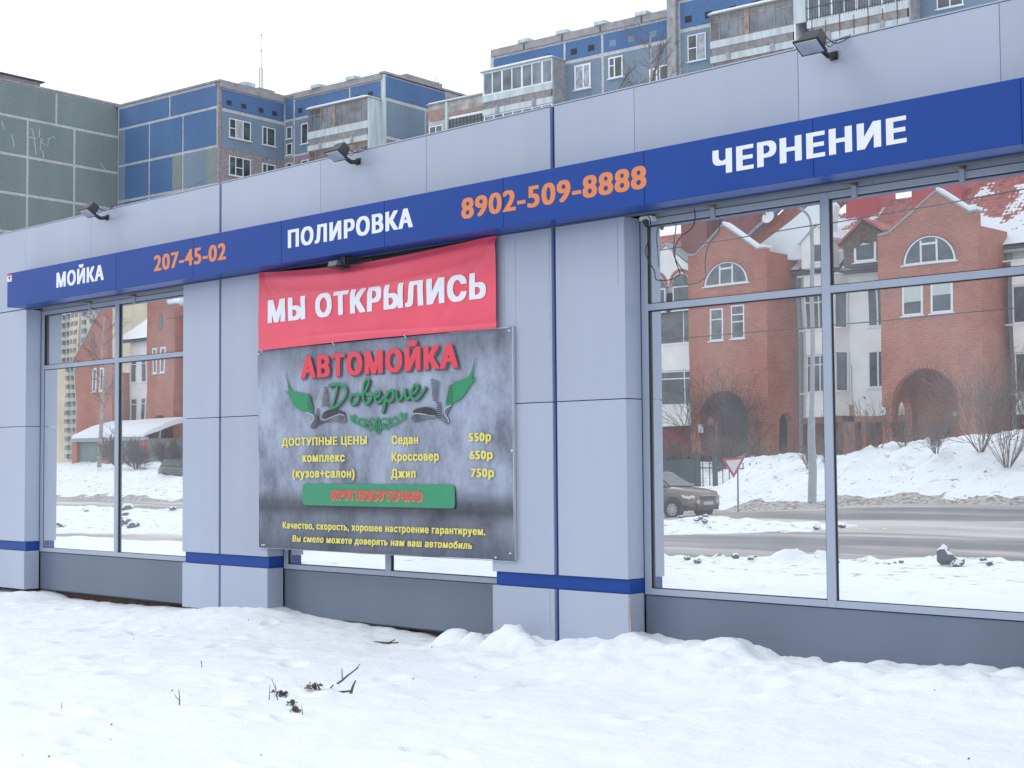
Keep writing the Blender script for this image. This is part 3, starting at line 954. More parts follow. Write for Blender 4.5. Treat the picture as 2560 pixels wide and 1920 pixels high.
# ------------------------------------------------------------------ floodlights
def floodlight(x, z, label, scale=1.0, cabx=0.16):
    t = thing('floodlight', label, 'floodlight', (x, 0, z), 'floodlights fixed along the silver parapet')
    s = scale
    fx, fy, fz = x - 0.03, -0.225, z - 0.0
    # glass face: tilted down and out
    a = math.radians(32)
    u = Vector((1, 0, 0)); w = Vector((0, math.cos(a), -math.sin(a))); n = Vector((0, -math.sin(a), -math.cos(a)))
    c = Vector((fx, fy, fz))
    hw, hh = 0.088 * s, 0.060 * s

    def P(i, j, k): return c + u * i + w * j + n * k
    mb = MB()
    rim = [(-hw - .014, -hh - .014), (hw + .014, -hh - .014), (hw + .014, hh + .014), (-hw - .014, hh + .014)]
    mb.add([P(i, j, 0) for i, j in rim] + [P(i, j, -0.018) for i, j in rim], [(0, 1, 2, 3), (7, 6, 5, 4), (0, 4, 5, 1), (1, 5, 6, 2), (2, 6, 7, 3), (3, 7, 4, 0)], raw=True)
    mb.build('rim', M['black_metal'], t, bevel=0.003)
    mb = MB()
    b0 = [(-hw, -hh), (hw, -hh), (hw, hh), (-hw, hh)]
    b1 = [(-hw * .55, -hh * .55), (hw * .85, -hh * .55), (hw * .85, hh * .85), (-hw * .55, hh * .85)]
    mb.add([P(i, j, -0.018) for i, j in b0] + [P(i, j, -0.135 * s) for i, j in b1], [(0, 1, 2, 3), (7, 6, 5, 4), (0, 4, 5, 1), (1, 5, 6, 2), (2, 6, 7, 3), (3, 7, 4, 0)], raw=True)
    mb.build('housing', M['black_metal'], t, bevel=0.006)
    mb = MB()
    mb.add([P(i, j, 0.002) for i, j in b0] + [P(i * .98, j * .98, 0.0045) for i, j in b0], [(0, 1, 2, 3), (7, 6, 5, 4), (0, 4, 5, 1), (1, 5, 6, 2), (2, 6, 7, 3), (3, 7, 4, 0)], raw=True)
    mb.build('lens', M['lampglass'], t)
    mb = MB()                                       # arm back to the wall
    e0 = P(hw * .9, hh * 1.0, -0.03)
    mb.tube([P(0, hh * .8, -.012), e0 + Vector((-.02, 0, -.012)), Vector((x + .04, -0.10, z - 0.05)), Vector((x + .04, -0.004, z - .035))], 0.021, 4, raw=True)
    mb.box(x - .0, x + .06, -0.012, -0.0005, z - 0.06, z + .0)
    mb.build('bracket', M['black_metal'], t)
    mb = MB()
    for k in (0.3, 0.6, 0.9):
        p = e0.lerp(Vector((x + .03, -0.06, z - 0.045)), k); mb.tube([p + Vector((0, 0, -.018)), p + Vector((0, 0, -.024))], 0.006, 6, raw=True)
    mb.build('bolts', M['bolt'], t)
    mb = MB()
    q = P(hw * .6, hh * .3, -0.13)
    pts = catmull([tuple(q), (x + .09, -0.10, z + .03), (x + .13, -0.03, z + .055), (x + cabx, 0.0, z + .095)], False, 6)
    mb.tube(pts, 0.004, 5, raw=True)
    pts = catmull([tuple(q), (x + .07, -0.14, z + .00), (x + .10, -0.06, z + .06), (x + cabx - .02, 0.0, z + .09)], False, 6)
    mb.tube(pts, 0.003, 5, raw=True)
    mb.build('lead', M['cable'], t)
    return t


floodlight(-15.09, 4.585, 'small black floodlight on the parapet above the MOYKA lettering, leftmost of the three on top')
floodlight(-10.64, 4.578, 'black floodlight on the parapet above the white word for polishing, middle of the three')
floodlight(-5.49, 4.567, 'black floodlight on the parapet above the last word of the sign, nearest and largest', 1.0)
t = thing('floodlight', 'grey floodlight under the blue sign, behind the top edge of the red banner', 'floodlight', (-10.6, -0.1, 3.64))
mb = MB(); mb.prismx([(-0.22, 3.60), (-0.10, 3.60), (-0.085, 3.545), (-0.235, 3.545)], -10.79, -10.66); mb.build('housing', M['grey_metal'], t, bevel=0.006)
mb = MB(); mb.box(-10.80, -10.65, -0.245, -0.075, 3.533, 3.544); mb.build('rim', M['black_metal'], t)
mb = MB(); mb.box(-10.655, -10.60, -0.18, -0.13, 3.55, 3.635); mb.box(-10.69, -10.54, -0.18, -0.165, 3.637, 3.643); mb.box(-10.59, -10.578, -.16, -.15, 3.55, 3.643); mb.build('bracket', M['black_metal'], t)
mb = MB(); mb.tube(catmull([(-10.64, -.14, 3.59), (-10.56, -.12, 3.555), (-10.48, -.10, 3.56), (-10.42, -.05, 3.60)], False, 5), 0.007, 6); mb.box(-10.45, -10.36, -.05, -.03, 3.58, 3.605); mb.build('lead', M['cable'], t)

# ------------------------------------------------------------------ red banner
bn = thing('banner', 'red vinyl banner announcing the opening in white capitals, tied below the blue sign', 'banner', (-10.44, -0.04, 2.85))


def banner_y(u, v):          # u 0..1 left-right, v 0..1 bottom-top
    y = -0.045
    roll = math.exp(-((v - (0.93 - 0.05 * math.sin(PI * u))) / 0.055) ** 2)
    y -= 0.035 * roll * (0.15 + 0.9 * math.sin(PI * min(1, max(0, u))))
    y += 0.024 * math.sin(PI * min(1, max(0, u))) ** .5 * math.exp(-((v - (0.80 - 0.10 * math.sin(PI * u))) / 0.07) ** 2)
    for k in range(4):       # tension folds fanning from the upper corners
        a = 0.25 + 0.28 * k
        d = (1 - v) - u * 4.2 * math.tan(a) * 0.55
        y += 0.007 * math.exp(-(d / 0.05) ** 2) * math.exp(-u * 5.0) * sst(0, .03, u)
        d = (1 - v) - (1 - u) * 4.2 * math.tan(a) * 0.5
        y += 0.006 * math.exp(-(d / 0.05) ** 2) * math.exp(-(1 - u) * 6)
    y += 0.006 * math.exp(-((v - 0.09 - 0.03 * math.sin(5 * u)) / 0.02) ** 2) * sst(.1, .4, u)
    y += 0.010 * noise.noise(Vector((u * 5, v * 1.5, 2.0)))
    return y


def banner_pt(u, v):
    x = -12.112 + 3.345 * u
    zt = 3.636 - 0.062 * (math.sin(PI * u ** 0.9)) ** 1.0
    zb = 2.842 + 0.012 * math.sin(PI * u)
    return (x, banner_y(u, v), zb + (zt - zb) * v)


nu, nv = 170, 60
vs = [banner_pt(i / nu, j / nv) for j in range(nv + 1) for i in range(nu + 1)]
vs2 = [(x, y + 0.002, z) for x, y, z in vs]
fs = [(j * (nu + 1) + i, j * (nu + 1) + i + 1, (j + 1) * (nu + 1) + i + 1, (j + 1) * (nu + 1) + i) for j in range(nv) for i in range(nu)]
mb = MB(); mb.add(vs, fs); mb.build('cloth', M['banner'], bn, smooth=True, recalc=False)
def on_cloth(x, z):
    u = max(0.0, min(1.0, (x + 12.112) / 3.345))
    zt = 3.636 - 0.062 * math.sin(PI * u ** 0.9)
    return banner_y(u, (z - 2.85) / (zt - 2.85))


lettering('МЫ ОТКРЫЛИСЬ', -11.948, -8.884, 3.108, 0.229, -0.0, M['white_letter'], bn, bold=0.05, warp=on_cloth)
mb = MB()
for x in (-10.95, -9.93, -12.08):
    mb.tube([(x, -0.05, 2.86), (x + .01, -0.03, 2.83)], 0.004, 5)
mb.build('ties', M['p_white'], bn)

# ------------------------------------------------------------------ price poster
po = thing('price_poster', 'big grey poster listing car wash prices in yellow under red title letters', 'poster', (-10.37, -0.02, 0.88))
nu, nv = 60, 40


def po_pt(i, j):
    u, v = i / nu, j / nv
    x0 = -12.16 + 0.035 * (1 - v); x1 = -8.586 + 0.002 * (1 - v)
    x = x0 + (x1 - x0) * u
    z = 0.873 + 0.008 * u + (2.845 - 0.873 - 0.008 * u) * v
    y = -0.022 - 0.006 * noise.noise(Vector((u * 3, v * 2, 0.3)))
    y -= 0.014 * math.exp(-(v / 0.03) ** 2) * math.sin(PI * u) ** 2 + 0.010 * math.exp(-((1 - u) / 0.006) ** 2)
    return (x, y, z)


vs = [po_pt(i, j) for j in range(nv + 1) for i in range(nu + 1)]
vb = [(x, y + 0.012, z) for x, y, z in vs]
fs = [(j * (nu + 1) + i, j * (nu + 1) + i + 1, (j + 1) * (nu + 1) + i + 1, (j + 1) * (nu + 1) + i) for j in range(nv) for i in range(nu)]
mb = MB(); mb.add(vs, fs)
mb.build('printed_sheet', M['poster'], po, smooth=True, recalc=False)
mb = MB()
mb.box(-12.12, -8.59, -0.020, -0.004, 0.868, 0.874); mb.box(-12.12, -8.59, -0.020, -0.004, 2.838, 2.846); mb.box(-8.594, -8.585, -0.03, -0.004, 0.88, 2.845); mb.box(-12.15, -12.14, -0.020, -0.004, 0.875, 2.84)
mb.build('hem', M['p_light'], po)
mb = MB()
for x, z in ((-12.06, .90), (-12.03, .90), (-8.63, .94), (-8.80, .90), (-12.12, 2.81), (-8.62, 2.81), (-8.6, 1.8)):
    mb.cyl((x, -0.043, z), (x, -0.026, z), 0.007, 8)
mb.build('grommets', M['p_white'], po)
YP = -0.034


def ptext(s, x0, x1, z, cap, mat, dy=0.0, **k):
    return lettering(s, x0, x1, z, cap, YP - dy, M[mat], po, **k)


tilt = dict(bold=0.05)
ptext('АВТОМОЙКА', -11.425, -9.222, 2.517, 0.213, 'p_shadow', 0.0, bold=0.05)
ptext('АВТОМОЙКА', -11.441, -9.240, 2.530, 0.213, 'p_red', 0.005, bold=0.05)


def cyr(S):
    return S


# script word, drawn stroke by stroke in a 0..1 box (x, z)
strokes = [
    [(0.02, .84), (.05, .90), (.10, .88), (.085, .55), (.05, .12), (.03, .06), (.06, .03), (.12, .14), (.185, .42), (.20, .68), (.16, .86), (.09, .93), (.01, .90)],
    [(.30, .45), (.26, .46), (.235, .28), (.245, .12), (.285, .10), (.32, .24), (.32, .40), (.29, .47), (.35, .44), (.385, .50)],
    [(.36, .30), (.40, .62), (.43, .92), (.405, .99), (.375, .80), (.37, .40), (.385, .12), (.42, .10), (.455, .28), (.44, .44), (.405, .42), (.46, .40), (.49, .36)],
    [(.49, .28), (.53, .36), (.535, .48), (.505, .47), (.49, .28), (.505, .10), (.545, .12), (.585, .30)],
    [(.61, .50), (.60, .20), (.575, -.22), (.565, -.26), (.595, .20), (.635, .46), (.67, .46), (.675, .24), (.645, .10), (.61, .14)],
    [(.70, .50), (.705, .22), (.725, .10), (.76, .22), (.785, .50), (.79, .22), (.81, .12), (.84, .20)],
    [(.84, .26), (.895, .40), (.905, .58), (.87, .58), (.845, .30), (.865, .10), (.91, .12), (.96, .34), (.985, .52)],
]
X0, X1, Z0, ZH = -11.02, -9.62, 2.225, 0.245
for dy, dx, dz, mt in ((0.0, .012, -.010, 'p_shadow'), (0.009, 0, 0, 'p_green')):
    mb = MB()
    for si, st_ in enumerate(strokes):
        pts = catmull([(X0 + dx + p[0] * (X1 - X0), Z0 + dz + p[1] * ZH + 0.03 * p[0]) for p in st_], False, 7)
        ribbon(mb, pts, YP - dy - 0.0006 * si, 0.028, 0.0004)
    mb.build('script_lettering', M[mt], po)

# ribbons and combs either side of the script
flatpoly('green_wing', [(-11.68, 2.60), (-11.60, 2.43), (-11.45, 2.40), (-11.33, 2.37), (-11.27, 2.29), (-11.262, 2.20), (-11.40, 2.215), (-11.52, 2.25), (-11.60, 2.33), (-11.64, 2.39), (-11.71, 2.43), (-11.64, 2.42)], YP, M['p_green'], po)
flatpoly('green_wing', [(-9.03, 2.61), (-9.10, 2.46), (-9.20, 2.42), (-9.31, 2.395), (-9.375, 2.32), (-9.40, 2.205), (-9.29, 2.23), (-9.20, 2.265), (-9.13, 2.33), (-9.08, 2.38), (-9.02, 2.435), (-9.07, 2.43)], YP, M['p_green'], po)


def pq(a, c):
    """poster artwork grid -> metres"""
    tab = [(325, -11.68), (500, -11.284), (740, -10.768), (960, -10.31), (1195, -9.846), (1450, -9.368), (1630, -9.039)]
    X = lerp_table(tab, a)
    zz = 2.205 - (c - 1325) * .00137; zr_ = 2.211 - (c - 1275) * .00127
    t = max(0, min(1, (a - 740) / 455))
    return (X, zz * (1 - t) + zr_ * t)


M['p_mid'] = plain('print_steel_blue', (0.12, 0.14, 0.18), 0.42, 0.35, 7)
for A, B, Ee in (([(470, 1325), (505, 1345), (520, 1375), (500, 1405), (490, 1430), (515, 1445), (570, 1412), (650, 1398), (735, 1412), (742, 1375), (700, 1352), (640, 1372), (590, 1392), (555, 1385), (545, 1360), (520, 1340)],
                   [(578, 1378), (590, 1335), (640, 1316), (725, 1333), (738, 1362), (700, 1352), (640, 1372), (600, 1388)],
                   [(472, 1328), (515, 1352), (520, 1378), (498, 1410), (495, 1432)]),
                  ([(1475, 1275), (1440, 1292), (1418, 1325), (1405, 1352), (1385, 1362), (1330, 1338), (1240, 1330), (1200, 1345), (1194, 1368), (1215, 1388), (1300, 1372), (1370, 1366), (1420, 1398), (1445, 1408), (1455, 1385), (1440, 1350), (1452, 1320)],
                   [(1212, 1328), (1215, 1300), (1290, 1284), (1350, 1302), (1368, 1340), (1345, 1345), (1240, 1328)],
                   [(1472, 1280), (1432, 1302), (1425, 1335), (1448, 1372), (1452, 1400)])):
    flatpoly('ribbon_band', [pq(*p) for p in A], YP, M['p_mid'], po)
    flatpoly('ribbon_roll', [pq(*p) for p in B], YP - .0025, M['p_dark'], po)
    mb = MB(); ribbon(mb, catmull([pq(*p) for p in Ee], False, 5), YP - .0035, .010, .0005); mb.build('ribbon_edge', M['p_light'], po)
    mb = MB(); ribbon(mb, catmull([pq(*p) for p in (B[3:] + B[:1] if A[0][0] < 900 else B[4:] + B[:1])], False, 5), YP - .0035, .008, .0005); mb.build('ribbon_edge', M['p_light'], po)
mb = MB()
for k in range(12):
    z = 2.235 + k * 0.0165
    ribbon(mb, catmull([(-11.10 + .004 * k - .03, z + .012), (-11.05, z + .02), (-10.99 - .004 * k, z - .005)], False, 4), YP - .0002, 0.006, 0.001)
    ribbon(mb, catmull([(-9.60 - .004 * k + .05, z + .016), (-9.57, z + .024), (-9.50 + .002 * k, z - .003)], False, 4), YP - .0002, 0.006, 0.001)
for k in range(8):
    z = 2.10 + k * 0.018
    ribbon(mb, [(-11.205, z), (-11.155, z + .004)], YP - .0025, 0.008, 0.001)
    ribbon(mb, [(-9.515, z), (-9.455, z + .004)], YP - .0025, 0.008, 0.001)
for k in range(9):
    z = 2.225 + k * 0.018
    ribbon(mb, catmull([(-11.345 + k * .002, z + .004), (-11.30, z + .006), (-11.262 - k * .003, z - .012)], False, 4), YP - .0025, 0.005, 0.001)
    ribbon(mb, catmull([(-9.395 + k * .004, z - .004), (-9.35, z + .008), (-9.31, z + .01)], False, 4), YP - .0025, 0.005, 0.001)
mb.build('comb_lines', M['p_dark'], po, kind='stuff')
# scroll ornament under the script
orn = [[(-10.705, 2.155), (-10.66, 2.12), (-10.62, 2.13), (-10.63, 2.15), (-10.66, 2.14)], [(-10.70, 2.12), (-10.62, 2.08), (-10.55, 2.12), (-10.50, 2.09), (-10.46, 2.12)],
       [(-10.60, 2.08), (-10.52, 2.05), (-10.47, 2.07), (-10.42, 2.11), (-10.36, 2.10)], [(-10.50, 2.045), (-10.43, 2.02), (-10.40, 2.05), (-10.43, 2.07)], [(-10.46, 2.02), (-10.38, 2.03), (-10.33, 2.08), (-10.31, 2.12)]]
mb = MB()
for st_ in orn:
    ribbon(mb, catmull(st_, False, 6), YP - .001, 0.020, 0.001)
    ribbon(mb, catmull([(-20.62 - a, b) for a, b in st_], False, 6), YP - .001, 0.020, 0.001)
mb.build('scroll_ornament', M['p_green'], po)
flatpoly('scroll_leaf', [(-10.31, 2.13), (-10.35, 2.08), (-10.37, 2.03), (-10.31, 1.965), (-10.25, 2.03), (-10.27, 2.08)], YP - .002, M['p_green'], po)
mb = MB()
ribbon(mb, [(-10.31, 2.10), (-10.31, 1.99)], YP - .0045, 0.008, 0.001)
for s_ in (-1, 1):
    ribbon(mb, catmull([(-10.31 + s_ * .01, 2.09), (-10.31 + s_ * .03, 2.05), (-10.31 + s_ * .015, 2.0)], False, 4), YP - .0045, 0.005, 0.001)
    ribbon(mb, catmull([(-10.31 + s_ * .08, 2.07), (-10.31 + s_ * .12, 2.045), (-10.31 + s_ * .19, 2.075)], False, 4), YP - .0025, 0.007, 0.001)
mb.build('ornament_veins', M['p_dark'], po)

ptext('ДОСТУПНЫЕ ЦЕНЫ', -11.745, -10.463, 1.880, 0.078, 'p_yellow', per='word', bold=0.042)
ptext('комплекс', -11.42, -10.781, 1.721, 0.085, 'p_yellow', per='word', bold=0.042)
ptext('(кузов+салон)', -11.575, -10.638, 1.570, 0.085, 'p_yellow', per='word', bold=0.042)
ptext('Седан', -10.118, -9.761, 1.873, 0.080, 'p_yellow', per='word', bold=0.042)
ptext('Кроссовер', -10.118, -9.493, 1.722, 0.080, 'p_yellow', per='word', bold=0.042)
ptext('Джип', -10.128, -9.798, 1.570, 0.080, 'p_yellow', per='word', bold=0.042)
ptext('550р', -9.120, -8.845, 1.883, 0.078, 'p_yellow', per='word', bold=0.042)
ptext('650р', -9.109, -8.829, 1.730, 0.078, 'p_yellow', per='word', bold=0.042)
ptext('750р', -9.096, -8.813, 1.577, 0.078, 'p_yellow', per='word', bold=0.042)


def rbar(x0, x1, z0, z1, r, y, mat, nm):
    pts = []
    for cx, cz, a0 in ((x1 - r, z1 - r, 0), (x0 + r, z1 - r, 90), (x0 + r, z0 + r, 180), (x1 - r, z0 + r, 270)):
        for k in range(6):
            a = math.radians(a0 + k * 18); pts.append((cx + r * math.cos(a), cz + r * math.sin(a)))
    mb = MB(); mb.prism(pts, y - .0008, y); mb.build(nm, M[mat], po)


rbar(-11.405, -9.287, 1.297, 1.503, .035, YP, 'p_dark', 'bar_shadow')
rbar(-11.413, -9.296, 1.305, 1.511, .035, YP - .001, 'p_green_bar', 'green_bar')
ptext('КРУГЛОСУТОЧНО', -10.964, -9.702, 1.354, 0.094, 'p_yellow', 0.003, bold=0.045)
ptext('КРУГЛОСУТОЧНО', -10.970, -9.708, 1.359, 0.092, 'p_red', 0.008, bold=0.045)
ptext('Качество, скорость, хорошее настроение гарантируем.', -11.731, -8.922, 1.073, 0.066, 'p_yellow', per='word', bold=0.042, skew=0.010)
ptext('Вы смело можете доверять нам ваш автомобиль', -11.578, -9.087, 0.948, 0.064, 'p_yellow', per='word', bold=0.042, shear=0.12, skew=0.012)

# ------------------------------------------------------------------ hanging cables on the right window
c1 = [(-7.26, 3.63), (-7.25, 3.58), (-7.27, 3.45), (-7.29, 3.37), (-7.26, 3.29), (-7.19, 3.19), (-7.18, 3.12), (-7.06, 3.11), (-6.98, 3.14), (-6.97, 3.17), (-6.99, 3.26), (-6.98, 3.36), (-6.93, 3.43), (-6.85, 3.48), (-6.82, 3.55), (-6.82, 3.63)]
c2 = [(-7.18, 3.60), (-7.22, 3.48), (-7.23, 3.37), (-7.18, 3.28), (-7.16, 3.17), (-7.10, 3.11), (-7.0, 3.08), (-6.89, 3.07), (-6.76, 3.10), (-6.68, 3.15), (-6.65, 3.25), (-6.65, 3.38), (-6.62, 3.45), (-6.58, 3.52), (-6.56, 3.60)]
c3 = [(-7.27, 3.62), (-7.285, 3.50), (-7.275, 3.38), (-7.28, 3.25)]
c1 = [(a + .075, b - .01) for a, b in c1]
for c, lb, yy in ((c1, 'thin black cable hanging in a kinked loop at the corner of the big window', .05), (c3, 'short black cable end hanging straight beside the silver pillar', .16)):
    mb = MB(); pts = catmull([(a, yy + 0.02 * math.sin(i), b) for i, (a, b) in enumerate(c)], False, 6)
    mb.tube(pts, 0.0042, 6)
    tag(mb.build('hanging_cable', M['cable'], smooth=True, loc=(c[0][0], yy, c[0][1])), lb, 'cable')
mb = MB(); mb.box(-7.33, -7.22, 0.12, 0.20, 3.605, 3.635)
j = tag(mb.build('lamp_fitting', M['p_white'], loc=(-7.27, .16, 3.63)), 'small white lamp fitting under the sign at the corner of the big window', 'lamp')
mb = MB(); mb.cyl((-7.275, .13, 3.604), (-7.265, .13, 3.55), .03, 10, .012); mb.build('cup', M['black_metal'], j)

# ------------------------------------------------------------------ twigs and litter in the snow
def twig(x, y, dx, dy, dz, L, r, label, seed, forks=2, name='twig', nx=5):
    random.seed(seed)
    z = near_snow(x, y) - 0.02
    d = Vector((dx, dy, dz)).normalized()
    mb = MB()
    pts = [Vector((x, y, z))]
    for i in range(nx):
        d = (d + Vector((random.uniform(-.12, .12), random.uniform(-.12, .12), random.uniform(-.1, .1)))).normalized()
        pts.append(pts[-1] + d * L / nx)
    mb.tube(pts, r, 6, r * 0.45, raw=True)
    for k in range(forks):
        p = pts[random.randint(1, nx - 1)]
        e = (d + Vector((random.uniform(-.8, .8), random.uniform(-.8, .8), random.uniform(-.1, .5)))).normalized()
        mb.tube([p, p + e * L * .18, p + e * L * .36 + Vector((0, 0, .01))], r * .6, 5, r * .3, raw=True)
    return tag(mb.build(name, M['bark'], loc=(x, y, z)), label, 'twig')


twig(-7.98, -2.32, -.36, .42, .28, .25, .013, 'thick brown stick leaning in the snow, rightmost of the exposed twigs', 3, 0)
twig(-8.38, -2.16, .22, .45, .3, .24, .009, 'thin forked twig rising to the right above the dead leaves', 5, 2)
twig(-8.33, -2.33, .42, .35, .04, .24, .014, 'brown branch lying over the clump of dead leaves', 6, 2)
twig(-8.10, -2.85, -.1, .05, 1, .17, .004, 'pair of thin stems left of the small dead leaf clump', 7, 1)
twig(-8.16, -2.88, .05, .02, 1, .12, .004, 'short upright stem beside the pair of thin stems', 8, 0)
twig(-8.47, -3.38, .0, .1, 1, .13, .005, 'small forked stem poking out of the open snow at left', 9, 2)
twig(-9.91, -2.22, -.1, .1, 1, .07, .004, 'tiny stem pair standing in the snow behind the others', 10, 1)
twig(-9.02, -3.93, .1, .1, 1, .06, .004, 'tiny upright stem near the left edge of the foreground snow', 12, 0)
twig(-7.58, -3.05, -.1, .1, 1, .08, .003, 'tiny stem right of the lowest dead leaves', 13, 0)
twig(-10.05, -.35, .95, .2, .05, .30, .015, 'dark stub of wood lying on the snow below the poster', 14, 1)


def litter(x, y, n, spread, label, seed):
    random.seed(seed)
    z = near_snow(x, y)
    mb = MB()
    for i in range(n):
        c = Vector((x + random.gauss(0, spread), y + random.gauss(0, spread * .6), z + random.uniform(.0, .03)))
        a = random.uniform(0, PI); L = random.uniform(.006, .018); W = L * random.uniform(.35, .7)
        u = Vector((math.cos(a), math.sin(a), random.uniform(-.3, .5))) * L; v = Vector((-math.sin(a), math.cos(a), random.uniform(-.6, .6))) * W
        mb.add([c - u, c - v * .9, c + u, c + v + Vector((0, 0, .006))], [(0, 1, 2, 3)], raw=True)
        mb.add([c - u * .3 + Vector((0, 0, .01)), c + u * 1.2, c + v * 1.5 + Vector((0, 0, .012))], [(0, 1, 2)], raw=True)
    return tag(mb.build('dead_leaves', M['leaf_litter'], loc=(x, y, z)), label, 'dead leaves')


litter(-8.30, -2.40, 60, .045, 'clump of dead leaves under the twigs in the snow', 1)
litter(-8.17, -2.77, 45, .025, 'small dark leaf clump at the foot of the thin stems', 2)
litter(-7.93, -2.86, 28, .018, 'scrap of dead leaves between two other clumps', 3)
litter(-7.70, -3.02, 40, .022, 'lowest clump of dead leaves in the foreground snow', 4)
random.seed(77)
mb = MB()
for i in range(28):
    x = random.uniform(-13, -3); y = random.uniform(-5.5, -.3); z = near_snow(x, y); L = random.uniform(.004, .011); a = random.uniform(0, PI)
    u = Vector((math.cos(a), math.sin(a), .2)) * L; v = Vector((-math.sin(a), math.cos(a), .3)) * L * .5
    c = Vector((x, y, z + .004)); mb.add([c - u, c - v, c + u, c + v + Vector((0, 0, L))], [(0, 1, 2, 3)], raw=True)
tag(mb.build('windblown_bark_scraps', M['leaf_litter']), kind='stuff')
#APARTMENTS
# ------------------------------------------------------------------ panel apartment blocks behind
AO = Vector((-89.8, 53.86, 0.0))
_th = math.radians(5.3)
E1 = Vector((math.cos(_th), math.sin(_th), 0)); E2 = Vector((-math.sin(_th), math.cos(_th), 0))


def front(c):            # facade looking towards the street: (u along, d outwards, z)
    return frame(AO + E2 * c, E1, -E2)


def side(c):             # end wall looking right
    return frame(AO + E1 * c, E2, E1)


def abox(fr, a, b, c0, c1, z0, z1, name, mat, par, bevel=0.0):
    mb = MB(fr); mb.box(a, b, c0, c1, z0, z1); return mb.build(name, M[mat], par, bevel=bevel)


def apanel(fr, par, u0, u1, z0, z1, mat, g=0.09, d=0.05, name='wall_panel'):
    g += 0.035
    return abox(fr, u0 + g, u1 - g, 0.0, d, z0 + g + .03, z1 - g - .01, name, mat, par, 0.02)


def awin(fr, par, u0, u1, z0, z1, cols=2, trans=None, d=0.05, fm='pvc', gl='glass_dk', fw=0.07, curtain=None, nm='window', sill=True, mull=None):
    """window: frame with bars (> pane children)"""
    mb = MB(fr)
    D = d + 0.05
    mb.box(u0, u0 + fw, 0, D, z0, z1); mb.box(u1 - fw, u1, 0, D, z0, z1)
    mb.box(u0 + fw, u1 - fw, 0, D - .004, z0, z0 + fw); mb.box(u0 + fw, u1 - fw, 0, D - .004, z1 - fw, z1)
    ms = mull if mull else [i / cols for i in range(1, cols)]
    us = [u0 + (u1 - u0) * m for m in ms]
    for u in us: mb.box(u - fw / 2, u + fw / 2, 0, D - .002, z0 + fw, z1 - fw)
    if sill: mb.box(u0 - .08, u1 + .08, 0, D + .1, z0 - .05, z0)
    if trans:
        for (i, zf) in trans:
            e = [u0 + fw] + us + [u1 - fw]
            zz = z0 + (z1 - z0) * zf
            mb.box(e[i] + .01, e[i + 1] - .01, 0, D - .006, zz - .03, zz + .03)
    o = mb.build(nm, M[fm], par)
    e = [u0] + us + [u1]
    for i in range(len(e) - 1):
        mb = MB(fr); mb.box(e[i] + fw * .4, e[i + 1] - fw * .4, 0, D - 0.03, z0 + fw * .5, z1 - fw * .5)
        p = mb.build('pane', M[gl if not (curtain and i in curtain) else 'curtain'], o)
    return o


def vent(fr, par, u, z, w=0.45, h=0.36, mat='vent_dk'):
    mb = MB(fr); mb.box(u, u + w, 0.0, 0.056, z, z + h)
    return mb.build('vent', M[mat], par)


# --- green block at the left
gb = thing('apartment_building', 'grey green panel block with white joint lines at the far left edge', 'building', tuple(AO + E1 * -20 + E2 * -6))
fr = side(-12.35)
abox(fr, -26, 0.28, -12, 0.0, -0.7, 30.0, 'wall', 'ap_joint', gb)
rows = [(27.52, 30.0), (24.66, 27.52), (21.78, 24.66), (18.9, 21.78), (16.0, 18.9)]
for r, (z0, z1) in enumerate(rows):
    vs_ = [-13, -5.45, 0.35] if r == 0 else [-14.5, -11.2, -7.9, -3.83, 0.35]
    for a, b in zip(vs_, vs_[1:]):
        apanel(fr, gb, a, b, z0, z1, 'ap_green', 0.055, 0.045)
abox(fr, -26, 0.32, -12, 0.12, 30.0, 30.16, 'parapet', 'ap_conc', gb)
mb = MB(fr); mb.box(-10.6, -6.6, -2.6, -.4, 30.16, 30.62); mb.build('roof_hatch', M['ap_conc'], gb)
mb = MB(fr); mb.box(-10.9, -6.3, -2.8, -.2, 30.62, 30.70); mb.build('roof_hatch_cover', M['joint'], gb)
mb = MB(fr)
cr_ = [[(-7.6, 26.9), (-7.35, 26.1), (-7.2, 24.95)], [(-7.75, 26.2), (-7.1, 26.15)], [(-6.9, 27.0), (-6.95, 26.3), (-6.6, 26.15)], [(-6.75, 26.2), (-6.85, 25.5), (-6.6, 25.2), (-6.55, 24.8)], [(-6.85, 26.0), (-6.2, 25.75), (-6.15, 26.3), (-5.7, 26.6), (-5.55, 26.4)], [(-1.5, 25.3), (-1.3, 25.0), (-0.95, 24.75)], [(-9.3, 26.2), (-9.1, 25.6), (-9.05, 25.2)], [(-10.1, 27.0), (-9.9, 26.4)]]
for c in cr_:
    pts = [(a, 0.05, b) for a, b in c]; mb.tube(pts, 0.035, 4)
mb.build('sealed_cracks', M['ap_joint'], gb, kind='stuff')

# --- middle block with blue end
bb = thing('apartment_building', 'blue panel block with a windowless blue end wall and roof aerial, left of centre', 'building', tuple(AO + E1 * 0 + E2 * 3))
frA = front(0.0); frB = side(0.0); frC = front(6.4); frD = side(10.55)
mbx = MB(front(0)); mbx.box(-12.1, 0.0, -14, 0.0, -0.7, 29.86)
mbx.build('wall', M['ap_joint'], bb)
mbx = MB(front(6.4)); mbx.box(0.0, 10.55, -12, 0.0, -0.7, 29.86)
mbx.build('wall', M['ap_joint'], bb)
